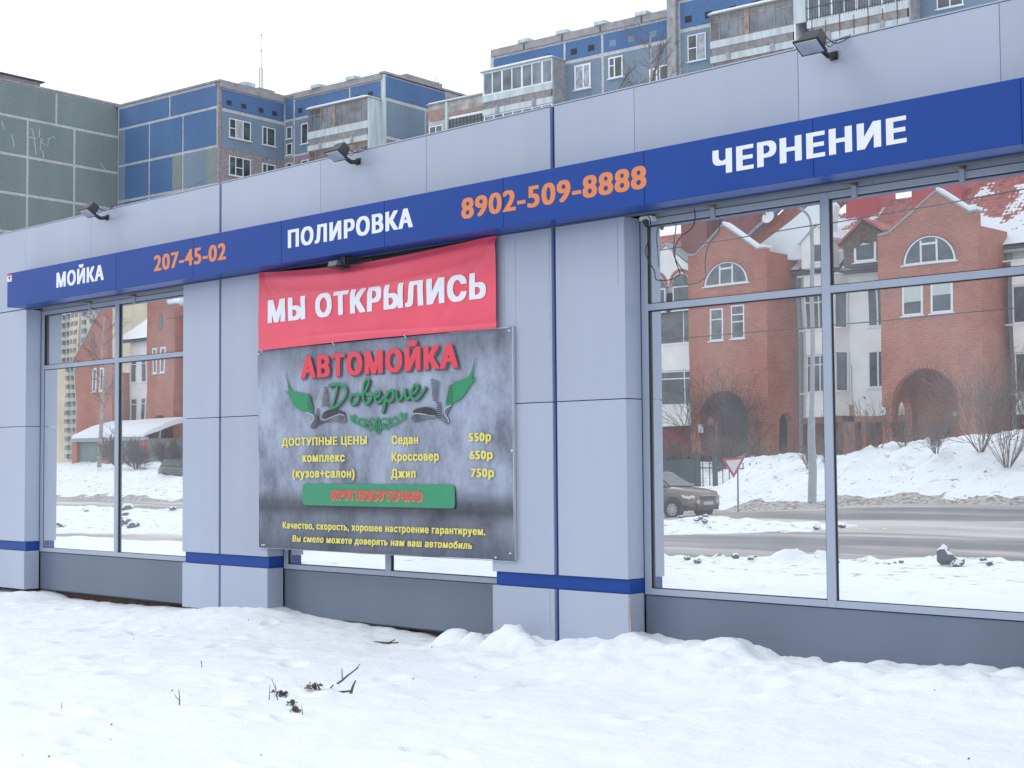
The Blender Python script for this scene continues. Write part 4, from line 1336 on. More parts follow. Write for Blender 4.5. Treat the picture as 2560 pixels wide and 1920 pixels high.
# end wall
apanel(frA, bb, -12.0, -5.72, 28.0, 29.75, 'ap_blue', .06); apanel(frA, bb, -5.72, -0.2, 28.0, 29.75, 'ap_blue', .06)
for z0, z1, cols in ((25.1, 28.0, ('ap_slate', 'ap_blue', 'ap_blue', 'ap_blue')), (22.3, 25.1, ('ap_slate', 'ap_blue', 'ap_blue', 'ap_blue')), (19.4, 22.3, ('ap_slate', 'ap_blue', 'ap_blue', 'ap_slate'))):
    low = z0 < 25
    mb = MB(frA); mb.box(-11.95, -11.1, 0, .05, z0 + .13, z1 - .09); mb.build('wall_panel', M[cols[0]], bb)
    mb = MB(frA); mb.box(-11.1, -8.25, 0, .05, z0 + .13, z1 - .09); mb.build('wall_panel', M[cols[1]], bb)
    if low:
        mb = MB(frA); mb.box(-8.05, -5.35, 0, .05, z0 + .13, z1 - .09); mb.build('wall_panel', M['ap_blue'], bb)
        mb = MB(frA); mb.box(-5.35, -4.25, 0, .05, z0 + .13, z1 - .09); mb.build('wall_panel', M['ap_greygreen'], bb)
        mb = MB(frA); mb.box(-4.05, -1.37, 0, .05, z0 + .13, z1 - .09); mb.build('wall_panel', M['ap_slate'], bb)
        mb = MB(frA); mb.box(-1.37, -0.3, 0, .05, z0 + .13, z1 - .09); mb.build('wall_panel', M['ap_greygreen'], bb)
    else:
        mb = MB(frA); mb.box(-8.05, -4.25, 0, .05, z0 + .13, z1 - .09); mb.build('wall_panel', M['ap_blue'], bb)
        mb = MB(frA); mb.box(-4.05, -0.35, 0, .05, z0 + .13, z1 - .09); mb.build('wall_panel', M['ap_blue'], bb)
abox(frA, -12.25, 0.15, -14, 0.12, 29.86, 30.0, 'parapet', 'ap_conc', bb)
abox(frA, -0.2, 0.02, -.2, 0.03, -0.7, 29.86, 'corner_post', 'ap_pebble', bb)
# flank
abox(frB, 0.0, 6.4, -.5, 0.14, 29.45, 29.98, 'parapet', 'ap_conc', bb)
apanel(frB, bb, 0.12, 6.42, 27.85, 29.45, 'ap_blue', .05)
mb = MB(frB); mb.box(0.17, 6.35, 0, 0.05, 24.98, 27.70); mb.build('wall_panel', M['ap_slate'], bb)
mb = MB(frB); mb.box(0.17, 6.35, 0, 0.05, 19.5, 24.97); mb.build('wall_panel', M['ap_pebble'], bb)
for u in (0.62, 2.05, 3.75, 5.1): vent(frB, bb, u, 28.25, .48, .36)
for zz in (0, -2.8, -5.6):
    awin(frB, bb, 0.85, 2.95, 25.85 + zz, 27.3 + zz, 3, [(0, .5)] if zz == 0 else [(1, .45)], mull=[.30, .64], curtain=(1,) if zz == 0 else None)
    awin(frB, bb, 4.1, 5.4, 25.85 + zz, 27.25 + zz, 2, mull=[.36])
# street side of the middle block
abox(frC, 1.15, 10.35, -.5, 0.14, 29.55, 30.0, 'parapet', 'ap_conc', bb)
abox(frC, 0.0, 1.1, -.5, 0.12, 29.80, 30.0, 'parapet', 'ap_conc', bb)
apanel(frC, bb, 0.08, 1.12, 28.0, 29.8, 'ap_blue', .05)
apanel(frC, bb, 1.12, 7.05, 28.0, 29.55, 'ap_blue', .06); apanel(frC, bb, 7.05, 10.3, 28.0, 29.55, 'ap_blue', .06)
for z0, m_ in ((25.2, 'ap_slate'), (22.4, 'ap_pebble'), (19.6, 'ap_pebble')):
    apanel(frC, bb, 0.08, 1.12, z0, z0 + 2.8, m_, .05); apanel(frC, bb, 1.12, 10.3, z0, z0 + 2.8, m_, .05)
    awin(frC, bb, 0.33, 0.95, z0 + 1.35, z0 + 2.3, 1); awin(frC, bb, 0.33, 0.95, z0 + .1, z0 + 1.02, 1)
    awin(frC, bb, 1.95, 3.4, z0 + .72, z0 + 2.32, 2, fw=.09)
vent(frC, bb, 1.6, 28.4); vent(frC, bb, 8.95, 28.45, .5); vent(frC, bb, 7.6, 28.4, .5)
abox(frC, 10.3, 10.57, -.2, 0.03, -0.7, 29.9, 'corner_post', 'ap_aqua', bb)
for u in (3.2, 6.9): 
    mb = MB(frC); mb.box(u, u + .9, -.6, .3, 30.0, 30.22); mb.build('roof_vent', M['ap_aqua'], bb)
mb = MB(frB); mb.box(2.3, 3.3, -.6, .2, 30.0, 30.3); mb.build('roof_vent', M['ap_aqua'], bb)
mb = MB(frB); mb.box(4.0, 5.6, -2.0, -.2, 30.0, 30.25); mb.build('roof_hatch', M['ap_conc'], bb)
mb = MB(frC)
for u0, u1 in ((1.2, 10.2),):
    mb.tube([(u0, .1, 30.1), (u1, .1, 30.12)], .015, 4)
mb.build('lightning_wire', M['ap_conc'], bb)
# right end wall of the middle block
apanel(frD, bb, 6.42, 14.6, 28.1, 29.9, 'ap_blue', .07)
mb = MB(frD); mb.box(13.0, 17.5, 0, .06, 26, 29.9); mb.build('wall_panel', M['ap_side'], bb)
apanel(frD, bb, 6.5, 10.85, 25.3, 28.1, 'ap_slate', .07); apanel(frD, bb, 10.85, 16.0, 25.3, 28.1, 'ap_pebble', .07); apanel(frD, bb, 6.5, 10.85, 22.5, 25.3, 'ap_pebble', .07)
abox(frD, 6.3, 18.4, -.4, 0.12, 29.95, 30.1, 'parapet', 'ap_conc', bb)
mb = MB(frD); mb.box(9.0, 13.0, -1.5, -.2, 30.1, 30.5); mb.build('roof_hatch', M['ap_conc'], bb)


def balcony(par, c, u0, u1, z0, zg0, zg1, depth, nwin, fm, sidem='ap_side', split=None, gl='glass_lt', lower=True, cols=None, bars=False, sideext=True, snow=True, lfm=None):
    """glazed loggia: slab, parapet, slats, glazing, roof with snow"""
    f = front(c)
    root = abox(f, u0, u1, -0.0, depth + 0.04, z0 - .9, z0 - .5, 'balcony_slab', 'ap_aqua', par)
    mb = MB(f)
    n = 7
    for i in range(n):
        z = z0 - .48 + i * .07
        mb.box(u0 + .12, u1 - .1, depth - .05, depth, z, z + .055)
    mb.build('slat_row', M['slat'], root)
    abox(f, u0, u1, depth - .06, depth + 0.03, z0, zg0, 'sill_panel', 'ap_aqua', root)
    # glazing
    w = (u1 - u0) / nwin
    mbf = MB(f)
    fw = .055 if fm != 'pvc' else .085
    for i in range(nwin + 1):
        big = split and i in split
        hw = .16 if big else fw / 2 * (1.6 if (fm == 'pvc' and i % 2 == 0) else 1)
        u = min(max(u0 + i * w, u0 + hw), u1 - hw)
        mbf.box(u - hw, u + hw, depth - .05, depth + (.03 if big else 0.0), zg0, zg1)
    mbf.box(u0, u1, depth - .05, depth - .002, zg0, zg0 + fw); mbf.box(u0, u1, depth - .05, depth - .002, zg1 - fw * 1.3, zg1)
    if fm != 'pvc' and not bars: mbf.box(u0, u1, depth - .045, depth - .008, zg0 + (zg1 - zg0) * .70, zg0 + (zg1 - zg0) * .70 + .05)
    fo = mbf.build('glazing_frame', M[fm], root)
    for i in range(nwin):
        mb = MB(f); mb.box(u0 + i * w + .02, u0 + (i + 1) * w - .02, depth - .035, depth - .022, zg0 + .02, zg1 - .02)
        mb.build('pane', M[gl], fo)
    if bars:
        mb = MB(f)
        k = int((u1 - u0) / .16)
        for i in range(k):
            u = u0 + .05 + i * .16; mb.box(u - .012, u + .012, depth + .01, depth + .03, zg0 - .02, zg1)
        for z in (zg0 + .1, zg0 + .75, zg1 - .2): mb.box(u0, u1, depth + .01, depth + .035, z, z + .03)
        mb.build('window_bars', M['iron'], root)
        for i in range(7):
            u = u0 + .3 + i * (u1 - u0) / 7 * .98
            mb = MB(f); mb.box(u, u + .05, depth + .031, depth + .042, z0 - .85, zg0 + .05 - .2 * (i % 2)); mb.build('rust_streak', M['rust_str'], root)
    # side wall and roof
    abox(f, u1, u1 + .10, 0.0, depth + .02, z0 - 2.6, zg1 + .06, 'side_wall', sidem, root)
    mb = MB(f); mb.prism([(u0 - .12, zg1), (u1 + .16, zg1), (u1 + .16, zg1 + .07), (u0 - .12, zg1 + .07)], -.0, depth + .14); r = mb.build('balcony_roof', M['metal_g'], root)
    if snow:
        mb = MB(f); mb.prism([(u0 - .10, zg1 + .071), (u1 + .10, zg1 + .071), (u1 + .02, zg1 + .15), (u1 - .3, zg1 + .19), (u0 + .2, zg1 + .18), (u0 - .06, zg1 + .12)], .0, depth + .10); mb.build('roof_snow', M['snow'], r)
    if lower:
        lf = lfm or fm
        mb = MB(f)
        n2 = nwin
        for i in range(n2 + 1):
            u = u0 + .1 + i * (u1 - u0 - .2) / n2; mb.box(u - .045, u + .045, depth - .1, depth - .04, z0 - 3.0, z0 - .92)
        mb.box(u0 + .1, u1 - .1, depth - .1, depth - .045, z0 - 1.0, z0 - .92); mb.box(u0 + .1, u1 - .1, depth - .1, depth - .045, z0 - 1.45, z0 - 1.38)
        lo = mb.build('lower_glazing_frame', M[lf], root)
        for i in range(n2):
            u = u0 + .1 + i * (u1 - u0 - .2) / n2
            mb = MB(f); mb.box(u + .03, u + (u1 - u0 - .2) / n2 - .03, depth - .09, depth - .075, z0 - 3.0, z0 - .95); mb.build('pane', M[gl], lo)
    for u in ((u0 + (u1 - u0) * .22, u0 + (u1 - u0) * .75)):
        mb = MB(f); mb.box(u - .12, u + .12, depth + .045, depth + .12, z0 - .93, z0 - .42); mb.build('drain_box', M['ap_side'], root)
    return root


balcony(bb, 6.4, 3.95, 10.15, 25.85 - .03, 26.34, 28.02, 1.3, 9, 'wood_b', 'ap_aqua', split=(4,), lfm='wood_o')

# aerials
ae = thing('roof_aerial', 'tall thin lattice aerial standing on the roof of the blue block', 'aerial', tuple(AO + E1 * 0.1 + E2 * 4.4 + Vector((0, 0, 30.2))))
b0 = AO + E1 * -0.6 + E2 * 4.6
mb = MB()
for dx, dy in ((-.11, -.1), (.11, -.1), (0, .12)):
    mb.tube([b0 + Vector((dx, dy, 30.2)), b0 + Vector((dx, dy, 31.9))], .022, 5, raw=True)
for i in range(7):
    z = 30.3 + i * .24
    mb.tube([b0 + Vector((-.11, -.1, z)), b0 + Vector((.11, -.1, z + .12)), b0 + Vector((0, .12, z + .24))], .012, 4, raw=True)
mb.build('lattice', M['iron'], ae)
mb = MB(); mb.tube([b0 + Vector((0, 0, 31.8)), b0 + Vector((0, 0, 34.6))], .018, 5, .01, raw=True)
for z in (33.2, 34.4): mb.tube([b0 + Vector((0, 0, z)), b0 + Vector((0, 0, z + .1))], .05, 6, raw=True)
mb.build('whip', M['iron'], ae)
mb = MB()
for a, b in (((9.0, 14.0), (31.0, .5)), ((8.6, 13.5), (30.6, 1.2))):
    q = AO + E1 * a[0] + E2 * a[1]; q = AO + E1 * 10.0 + E2 * (a[1] - 1)
    mb.tube([q + Vector((0, 0, 30.1)), q + Vector((-.25, 0, 31.1)) + E1 * b[1] * .3], .02, 4, raw=True)
    mb.tube([q + Vector((-.5, 0, 30.45)), q + Vector((.5, 0, 30.5))], .015, 4, raw=True)
q = AO + E1 * 10.0 + E2 * 12.6
tag(mb.build('tv_aerial', M['iron'], loc=tuple(q + Vector((0, 0, 30.1)))), 'small bent television aerial on the roof edge right of the blue end wall', 'aerial')
q = AO + E1 * 35.1 + E2 * 4.9
mb = MB(); mb.tube([q + Vector((0, 0, 30)), q + Vector((0, 0, 31.5))], .05, 5, raw=True); mb.tube([q + Vector((-.3, 0, 30.9)), q + Vector((.3, 0, 30.9))], .02, 4, raw=True)
tag(mb.build('roof_aerial', M['iron'], loc=tuple(q + Vector((0, 0, 30)))), 'short aerial on the roof of the right block, cut by the top of the photo', 'aerial')

# --- patched low stair hall between the blocks
ru = thing('stair_hall', 'patched brick and plaster bay with snowy roof edge between the two blue blocks', 'building', tuple(AO + E1 * 16.5 + E2 * 9))
f = front(7.2)
abox(f, 14.1, 20.2, -6, 0.0, -0.7, 27.15, 'wall', 'plaster', ru)
mb = MB(f); mb.box(14.15, 15.75, 0, .05, 26.2, 26.75); mb.box(14.3, 15.5, 0, .055, 25.98, 26.3); mb.build('bare_brick', M['patched'], ru)
mb = MB(f); mb.box(16.1, 20.0, 0, .05, 26.08, 26.32); mb.build('bare_brick', M['patched'], ru)
abox(f, 15.85, 16.05, 0, .2, 20, 27.1, 'downpipe', 'ap_aqua', ru)
awin(f, ru, 14.25, 15.5, 23.9, 25.6, 2)
abox(f, 16.1, 20.1, 0, .06, 25.86, 26.02, 'lintel', 'pvc', ru)
mb = MB(f); mb.box(16.1, 20.1, 0, .03, 23.5, 25.84); g_ = mb.build('stair_window', M['glass_dk'], ru)
mb = MB(f)
for i in range(13): mb.box(16.1 + i * .32, 16.14 + i * .32, .03, .06, 23.5, 25.84)
for z in (23.9, 24.45, 25.0, 25.5): mb.box(16.1, 20.1, .03, .055, z, z + .04)
mb.build('window_bars', M['iron'], g_)
mb = MB(f); mb.box(14.0, 20.2, -3, .15, 27.15, 27.22); mb.build('roof_edge', M['metal_g'], ru)
mb = MB(f); mb.prism([(14.05, 27.221), (20.2, 27.221), (20.2, 27.3), (14.3, 27.3)], -2.9, .1); mb.build('roof_snow', M['snow'], ru)

# --- right block
rb = thing('apartment_building', 'long blue panel block with glazed balconies rising behind the right half of the parapet', 'building', tuple(AO + E1 * 36 + E2 * 9))
f = front(7.2)
abox(f, 19.85, 34.6, -12, 0.0, -0.7, 29.8, 'wall', 'ap_joint', rb)
apanel(f, rb, 20.05, 26.2, 28.1, 29.55, 'ap_blue', .07); apanel(f, rb, 26.2, 29.25, 28.1, 29.55, 'ap_blue', .07); apanel(f, rb, 29.25, 34.6, 28.1, 29.55, 'ap_blue', .07)
for z0, m_ in ((25.3, 'ap_slate'), (22.5, 'ap_slate'), (19.7, 'ap_pebble')):
    apanel(f, rb, 20.05, 26.2, z0, z0 + 2.8, m_, .05); apanel(f, rb, 26.2, 29.25, z0, z0 + 2.8, m_, .07); apanel(f, rb, 29.25, 34.6, z0, z0 + 2.8, m_, .07)
abox(f, 20.0, 34.6, -.5, .14, 29.6, 30.08, 'parapet', 'ap_conc', rb)
for u in (22.9, 26.1, 29.2, 32.4):
    mb = MB(f); mb.box(u - .45, u + .45, -.6, .25, 30.08, 30.30); mb.build('roof_vent', M['ap_aqua'], rb)
    mb = MB(f); mb.box(u - .05, u + .05, .14, .17, 29.6, 30.0); mb.build('drain', M['joint'], rb)
for u, m_ in ((24.6, 'vent_dk'), (26.75, 'vent_dk'), (28.15, 'vent_dk'), (29.85, 'ap_slate'), (31.3, 'ap_slate'), (32.95, 'ap_slate'), (34.3, 'vent_dk')):
    vent(f, rb, u, 28.52, .5, .4, m_)
awin(f, rb, 27.05, 28.35, 26.1, 27.75, 2, fw=.11, curtain=(0, 1), mull=[.55])
awin(f, rb, 29.78, 30.88, 26.4, 27.8, 2, [(0, .6)], fw=.09, mull=[.42])
awin(f, rb, 32.9, 33.5, 25.6, 26.5, 1, fw=.09); awin(f, rb, 33.65, 34.5, 25.6, 26.6, 1, fw=.09)
awin(f, rb, 27.05, 28.35, 23.3, 24.9, 2, fw=.11)
balcony(rb, 7.2, 20.2, 26.15, 26.12 + .03, 26.60, 28.2, 1.3, 7, 'pvc', 'ap_side')
f = front(6.9)
abox(f, 34.62, 35.25, -12, 0.35, -0.7, 31.2, 'stair_pier', 'ap_side', rb)
abox(f, 35.25, 70, -12, 0.0, -0.7, 30.4, 'wall', 'ap_joint', rb)
apanel(f, rb, 35.3, 46, 28.42, 30.3, 'ap_blue', .07); apanel(f, rb, 46, 58, 28.42, 30.3, 'ap_blue', .07)
for z0 in (25.6, 22.8): apanel(f, rb, 35.3, 46, z0, z0 + 2.82, 'ap_slate', .07); apanel(f, rb, 46, 58, z0, z0 + 2.82, 'ap_slate', .07)
abox(f, 35.25, 70, -.5, .14, 30.42, 30.9, 'parapet', 'ap_conc', rb)
for u in (35.75, 37.2, 38.9, 40.5): vent(f, rb, u, 28.85, .5, .42)
awin(f, rb, 35.95, 37.25, 26.35, 28.02, 2, [(0, .5)], fw=.06, curtain=(1,), mull=[.5])
awin(f, rb, 52.0, 53.5, 26.45, 28.0, 2, fw=.07)
balcony(rb, 6.9, 38.3, 43.9, 26.5, 26.92, 28.52, 1.3, 9, 'wood_b', 'pvc', split=(4,))
abox(front(6.9), 43.95, 44.66, 1.25, 1.36, 26.93, 28.7, 'white_panel', 'ap_aqua', rb)
balcony(rb, 6.9, 44.72, 50.9, 26.5, 26.92, 28.6, 1.3, 8, 'pvc', 'ap_side', bars=True, gl='glass_lt', lower=False)


# ------------------------------------------------------------------ bare trees and shrubs
def branches(mb, p, d, L, r, depth, spread=0.5, up=0.15, kids=3, minr=0.004, wob=0.12, sides=4, dec=0.72):
    pts = [p.copy()]
    dd = d.copy()
    n = 4 if depth > 1 else 3
    for i in range(n):
        dd = (dd + Vector((random.uniform(-wob, wob), random.uniform(-wob, wob), random.uniform(-wob, wob) + up * .15))).normalized()
        pts.append(pts[-1] + dd * (L / n))
    mb.tube(pts, r, sides if r > .02 else 3, max(minr, r * .6), raw=True, cap=False)
    if depth <= 0: return
    for k in range(kids):
        t = random.uniform(0.3, 1.0)
        q = pts[0].lerp(pts[-1], t) if k else pts[-1]
        q = pts[min(n, max(1, int(t * n)))] if k else pts[-1]
        a = random.uniform(0, 2 * PI)
        s = spread * random.uniform(.6, 1.2)
        o = dd.orthogonal().normalized()
        o2 = dd.cross(o)
        e = (dd + (o * math.cos(a) + o2 * math.sin(a)) * s + Vector((0, 0, up))).normalized()
        branches(mb, q, e, L * dec * random.uniform(.75, 1.1), max(minr, r * .6), depth - 1, spread, up, kids, minr, wob, sides, dec)


def shrub(name, x, y, z, h, label, seed, stems=9, spread=0.55, mat='bark', depth=3, kids=3, lean=(0, 0), minr=0.006, group=None, cat='shrub', up=.15, r0=.012):
    random.seed(seed)
    t = thing(name, label, cat, (x, y, z), group)
    mb = MB()
    for i in range(stems):
        a = random.uniform(0, 2 * PI); s = random.uniform(.1, spread)
        d = Vector((math.cos(a) * s + lean[0], math.sin(a) * s + lean[1], 1)).normalized()
        branches(mb, Vector((x + math.cos(a) * .1, y + math.sin(a) * .1, z - .1)), d, h * random.uniform(.38, .55), r0, depth, .55, up, kids, minr)
    mb.build('branches', M[mat], t, recalc=False, kind='stuff')
    return t


random.seed(21)
bt = thing('birch_tree', 'bare pale birch rising behind the parapet in front of the right block', 'tree', (-36.6, 37.7, 0))
mb = MB()
trunk = [Vector((-36.4, 37.4, 0)), Vector((-36.5, 37.5, 6)), Vector((-36.7, 37.6, 12)), Vector((-36.75, 37.7, 16.4)), Vector((-36.85, 37.7, 18.9))]
mb.tube(trunk, .16, 8, .03, raw=True); mb.build('trunk', M['birch'], bt)
mb = MB()
for i in range(30):
    z = random.uniform(9.5, 18.6); tt = (z - 6) / 13
    c = Vector((-36.6 - .2 * tt, 37.6, z)); a = random.uniform(0, 2 * PI)
    branches(mb, c, Vector((math.cos(a) * .7, math.sin(a) * .7, .75)).normalized(), (20.2 - z) * .17 + .4, .018, 3, .5, .1, 3, .006, .16)
mb.build('branches', M['twig_brown'], bt, recalc=False, kind='stuff')
random.seed(22)
bt = thing('birch_tree', 'smaller bare tree top left of the birch, just above the parapet', 'tree', (-38.2, 36.6, 0))
mb = MB(); mb.tube([Vector((-38.1, 36.6, 0)), Vector((-38.15, 36.6, 10)), Vector((-38.1, 36.6, 16.6))], .13, 7, .03, raw=True); mb.build('trunk', M['birch'], bt)
mb = MB()
for i in range(22):
    z = random.uniform(10, 16.4); a = random.uniform(0, 2 * PI)
    branches(mb, Vector((-38.1, 36.6, z)), Vector((math.cos(a) * .8, math.sin(a) * .8, .7)).normalized(), 1.0, .02, 3, .5, .1, 3, .007, .16)
mb.build('branches', M['twig_brown'], bt, recalc=False, kind='stuff')
# overhead line crossing the green block
mb = MB()
p0, p1 = Vector((-34.0, 9.0, 6.9)), Vector((-72, 45, 21.5))
mb.tube([p0.lerp(p1, i / 14) - Vector((0, 0, .5 * math.sin(PI * i / 14))) for i in range(15)], .012, 4, raw=True)
tag(mb.build('overhead_wire', M['cable'], loc=tuple(p0)), 'thin overhead wire running up in front of the grey green block', 'wire')

#REFLECTED
# ------------------------------------------------------------------ the street opposite (seen in the mirrored panes)
VF = frame((0, 0.448, 0), (1, 0, 0), (0, -1, 0))       # (x, distance in front of the glass, z)


def vloc(x, yv, z): return tuple(VF(x, yv, z))


def vbox(a, b, c, d, e, f, name, mat, par, bevel=0.0):
    mb = MB(VF); mb.box(a, b, c, d, e, f); return mb.build(name, M[mat], par, bevel=bevel)


def arc_pts(cx, r, zs, n=14, k=1.0):
    return [(cx - r * math.cos(PI * i / n), zs + r * k * math.sin(PI * i / n)) for i in range(n + 1)]


def arch_ring(cx, r, zs, w, yv, par, k=1.0, n=26, mat='brick', full=True):
    mb = MB(VF)
    for i in range(n):
        a0 = PI * (i + .08) / n; a1 = PI * (i + .92) / n
        p = [(cx - r * math.cos(a), zs + r * k * math.sin(a)) for a in (a0, a1)]
        q = [(cx - (r + w) * math.cos(a), zs + (r + w) * k * math.sin(a)) for a in (a1, a0)]
        mb.prism(p + q, yv - .035, yv + .1)
    o = mb.build('arch_bricks', M[mat], par); o['kind'] = 'stuff'; return o


def vwin(par, x0, x1, yv, z0, z1, cols=1, trans=None, fm='pvc', gl='glass_dk', fw=.08, sill=True, blind=0, bmat='blind', mull=None, dep=.12, nm='window'):
    mb = MB(VF)
    y0 = yv - .03
    y1 = yv + dep
    mb.box(x0, x0 + fw, y0, y1, z0, z1); mb.box(x1 - fw, x1, y0, y1, z0, z1)
    mb.box(x0 + fw, x1 - fw, y0 + .003, y1, z0, z0 + fw); mb.box(x0 + fw, x1 - fw, y0 + .003, y1, z1 - fw, z1)
    ms = mull or [i / cols for i in range(1, cols)]
    us = [x0 + (x1 - x0) * m for m in ms]
    for u in us: mb.box(u - fw / 2, u + fw / 2, y0 + .002, y1, z0 + fw, z1 - fw)
    if sill: mb.box(x0 - .12, x1 + .1, y0 - .08, y0 + .05, z0 - .06, z0 - .002)
    for zf in (trans or []):
        zz = z0 + (z1 - z0) * zf; mb.box(x0 + fw, x1 - fw, y0 + .005, y1, zz - .035, zz + .035)
    o = mb.build(nm, M[fm], par)
    e = [x0] + us + [x1]
    for i in range(len(e) - 1):
        mb = MB(VF); mb.box(e[i] + fw * .4, e[i + 1] - fw * .4, y0 + .02, y0 + .03, z0 + fw * .5, z1 - fw * .5)
        p = mb.build('pane', M[gl], o)
    if blind:
        mb = MB(VF); mb.box(x0 + fw, x1 - fw, y0 + .012, y0 + .018, z1 - fw - (z1 - z0) * blind, z1 - fw); mb.build('blind', M[bmat], o)
    return o


def brick_tower(par, x0, x1, zb, gable, semi, wins, arch, yv=62.0, dep=3.3, sidearch=True, oval=None, back='brick'):
    """projecting brick stair tower with stepped gable, arched porch and side arch"""
    cx, r, zs, kk = arch
    th = .42
    poly = [(x0, zb)] + ([(cx - r, zb)] + arc_pts(cx, r, zs, 16, kk) + [(cx + r, zb)]) + [(x1, zb)]
    g = gable
    mb = MB(VF); mb.prism(poly + list(reversed(g)), yv, yv + th)
    mb.build('front_wall', M['brick'], par)
    zt = min(p[1] for p in g)
    # coping with snow on the lee slope
    mb = MB(VF)
    for (a, za), (b, zb_) in zip(g, g[1:]):
        mb.prism([(a, za), (b, zb_), (b, zb_ + .10), (a, za + .10)], yv - .06, yv + th + .05)
    mb.build('coping', M['metal_g'], par)
    mb = MB(VF)
    ap = max(range(len(g)), key=lambda i: g[i][1])
    for (a, za), (b, zb_) in list(zip(g, g[1:]))[ap:]:
        mb.prism([(a, za + .102), (b, zb_ + .102), (b, zb_ + .26), (a, za + .26)], yv - .02, yv + th + .25)
    mb.build('coping_snow', M['snow'], par)
    # flank walls
    sp = [(yv + th, zb)]
    if sidearch:
        c, rr, z_ = yv + th + 1.35, .72, zs - .35
        sp += [(c - rr, zb)] + arc_pts(c, rr, z_, 12, 1.1) + [(c + rr, zb)]
    sp += [(yv + dep, zb), (yv + dep, zt - .1), (yv + th, zt - .1)]
    mb = MB(VF); mb.prismx(sp, x1 - th, x1 - .002); mb.build('flank_wall', M['brick'], par)
    mb = MB(VF); mb.prismx(sp, x0 + .002, x0 + th); mb.build('flank_wall', M['brick'], par)
    # porch interior
    mb = MB(VF); mb.box(x0 + th, x1 - th, yv + dep - .3, yv + dep, zb, zt - .1); mb.box(x0 + th, x1 - th, yv + th, yv + dep - .3, zs + r * kk + .25, zs + r * kk + .5)
    mb.build('porch_wall', M[back], par)
    arch_ring(cx, r, zs, .26, yv, par, kk)
    # semicircular attic window
    if semi:
        sx, sr, sz, hk = semi
        mb = MB(VF); mb.prism(arc_pts(sx, sr + .1, sz, 18, hk), yv - .012, yv + .02); rv = mb.build('attic_window', M['brick_dk'], par)
        mb = MB(VF)
        P = arc_pts(sx, sr, sz, 18, hk); Q = arc_pts(sx, sr - .11, sz + .05, 18, hk)
        for i in range(18): mb.prism([P[i], P[i + 1], Q[i + 1], Q[i]], yv - .07, yv - .013)
        mb.box(sx - sr - .15, sx + sr + .15, yv - .13, yv - .02, sz - .07, sz + .0)
        for u, hh in ((-.30, .86), (.30, .86)):
            mb.box(sx + sr * u - .05, sx + sr * u + .05, yv - .068, yv - .02, sz, sz + sr * hk * hh)
        mb.box(sx - sr * .28, sx + sr * .28, yv - .067, yv - .02, sz + sr * hk * .68, sz + sr * hk * .76)
        mb.box(sx - sr, sx + sr, yv - .069, yv - .02, sz, sz + .07)
        mb.build('window_frame', M['pvc'], rv)
        mb = MB(VF); mb.prism(arc_pts(sx, sr - .05, sz + .02, 18, hk), yv - .035, yv - .014); mb.build('pane', M['glass_dk'], rv)
        arch_ring(sx, sr + .1, sz, .26, yv, par, hk, 30)
    if oval:
        ox, oz = oval
        mb = MB(VF); mb.prism([(ox + .34 * math.cos(2 * PI * i / 20), oz + .82 * math.sin(2 * PI * i / 20)) for i in range(20)], yv - .03, yv + .02); o = mb.build('oval_window', M['brick_dk'], par)
        mb = MB(VF); mb.prism([(ox + .24 * math.cos(2 * PI * i / 20), oz + .70 * math.sin(2 * PI * i / 20)) for i in range(20)], yv - .04, yv - .031); mb.build('pane', M['glass_dk'], o)
    for w in wins:
        vwin(par, *w[:2], yv, *w[2:4], **w[4])


def tiled_roof(par, x0, x1, y0, z0, y1, z1, snow, name='roof', seed=0.0):
    """pantile slope: waves along the eaves, steps up the slope; snow sheet lies over the cool parts"""
    L = math.hypot(y1 - y0, z1 - z0)
    nx = int((x1 - x0) / .085); ny = int(L / .085)
    n = Vector((0, -(z1 - z0) / L, (y1 - y0) / L))
    vs, fs, mi = [], [], []
    for j in range(ny + 1):
        s = L * j / ny
        for i in range(nx + 1):
            x = x0 + (x1 - x0) * i / nx
            h = .035 * abs(math.sin(PI * x / .30)) + .045 * (1 - (s / .36) % 1)
            sn = snow(x, s / L) + .45 * fbm(x, s, 1.4, 4, 3.7 + seed)
            hs_ = max(0.0, min(1.0, sn * 3)) * .10
            hh = max(h, hs_)
            vs.append((x, y0 + (y1 - y0) * j / ny + n.y * hh, z0 + (z1 - z0) * j / ny + n.z * hh))
            mi.append(1 if hs_ > h * .9 else 0)
    f3 = [(j * (nx + 1) + i, j * (nx + 1) + i + 1, (j + 1) * (nx + 1) + i + 1, (j + 1) * (nx + 1) + i) for j in range(ny) for i in range(nx)]
    mb = MB(VF); mb.v = [VF(*p) for p in vs]; mb.f = [list(f) for f in f3]; mb.mi = [mi[f[0]] for f in f3]
    o = mb.build(name, [M['tile'], M['snow']], par, recalc=False)
    mb = MB(VF); mb.prismx([(y0, z0 - .06), (y1, z1 - .06), (y1, z1 - .3), (y0, z0 - .25)], x0, x1); mb.build('roof_boarding', M['joint'], o)
    return o


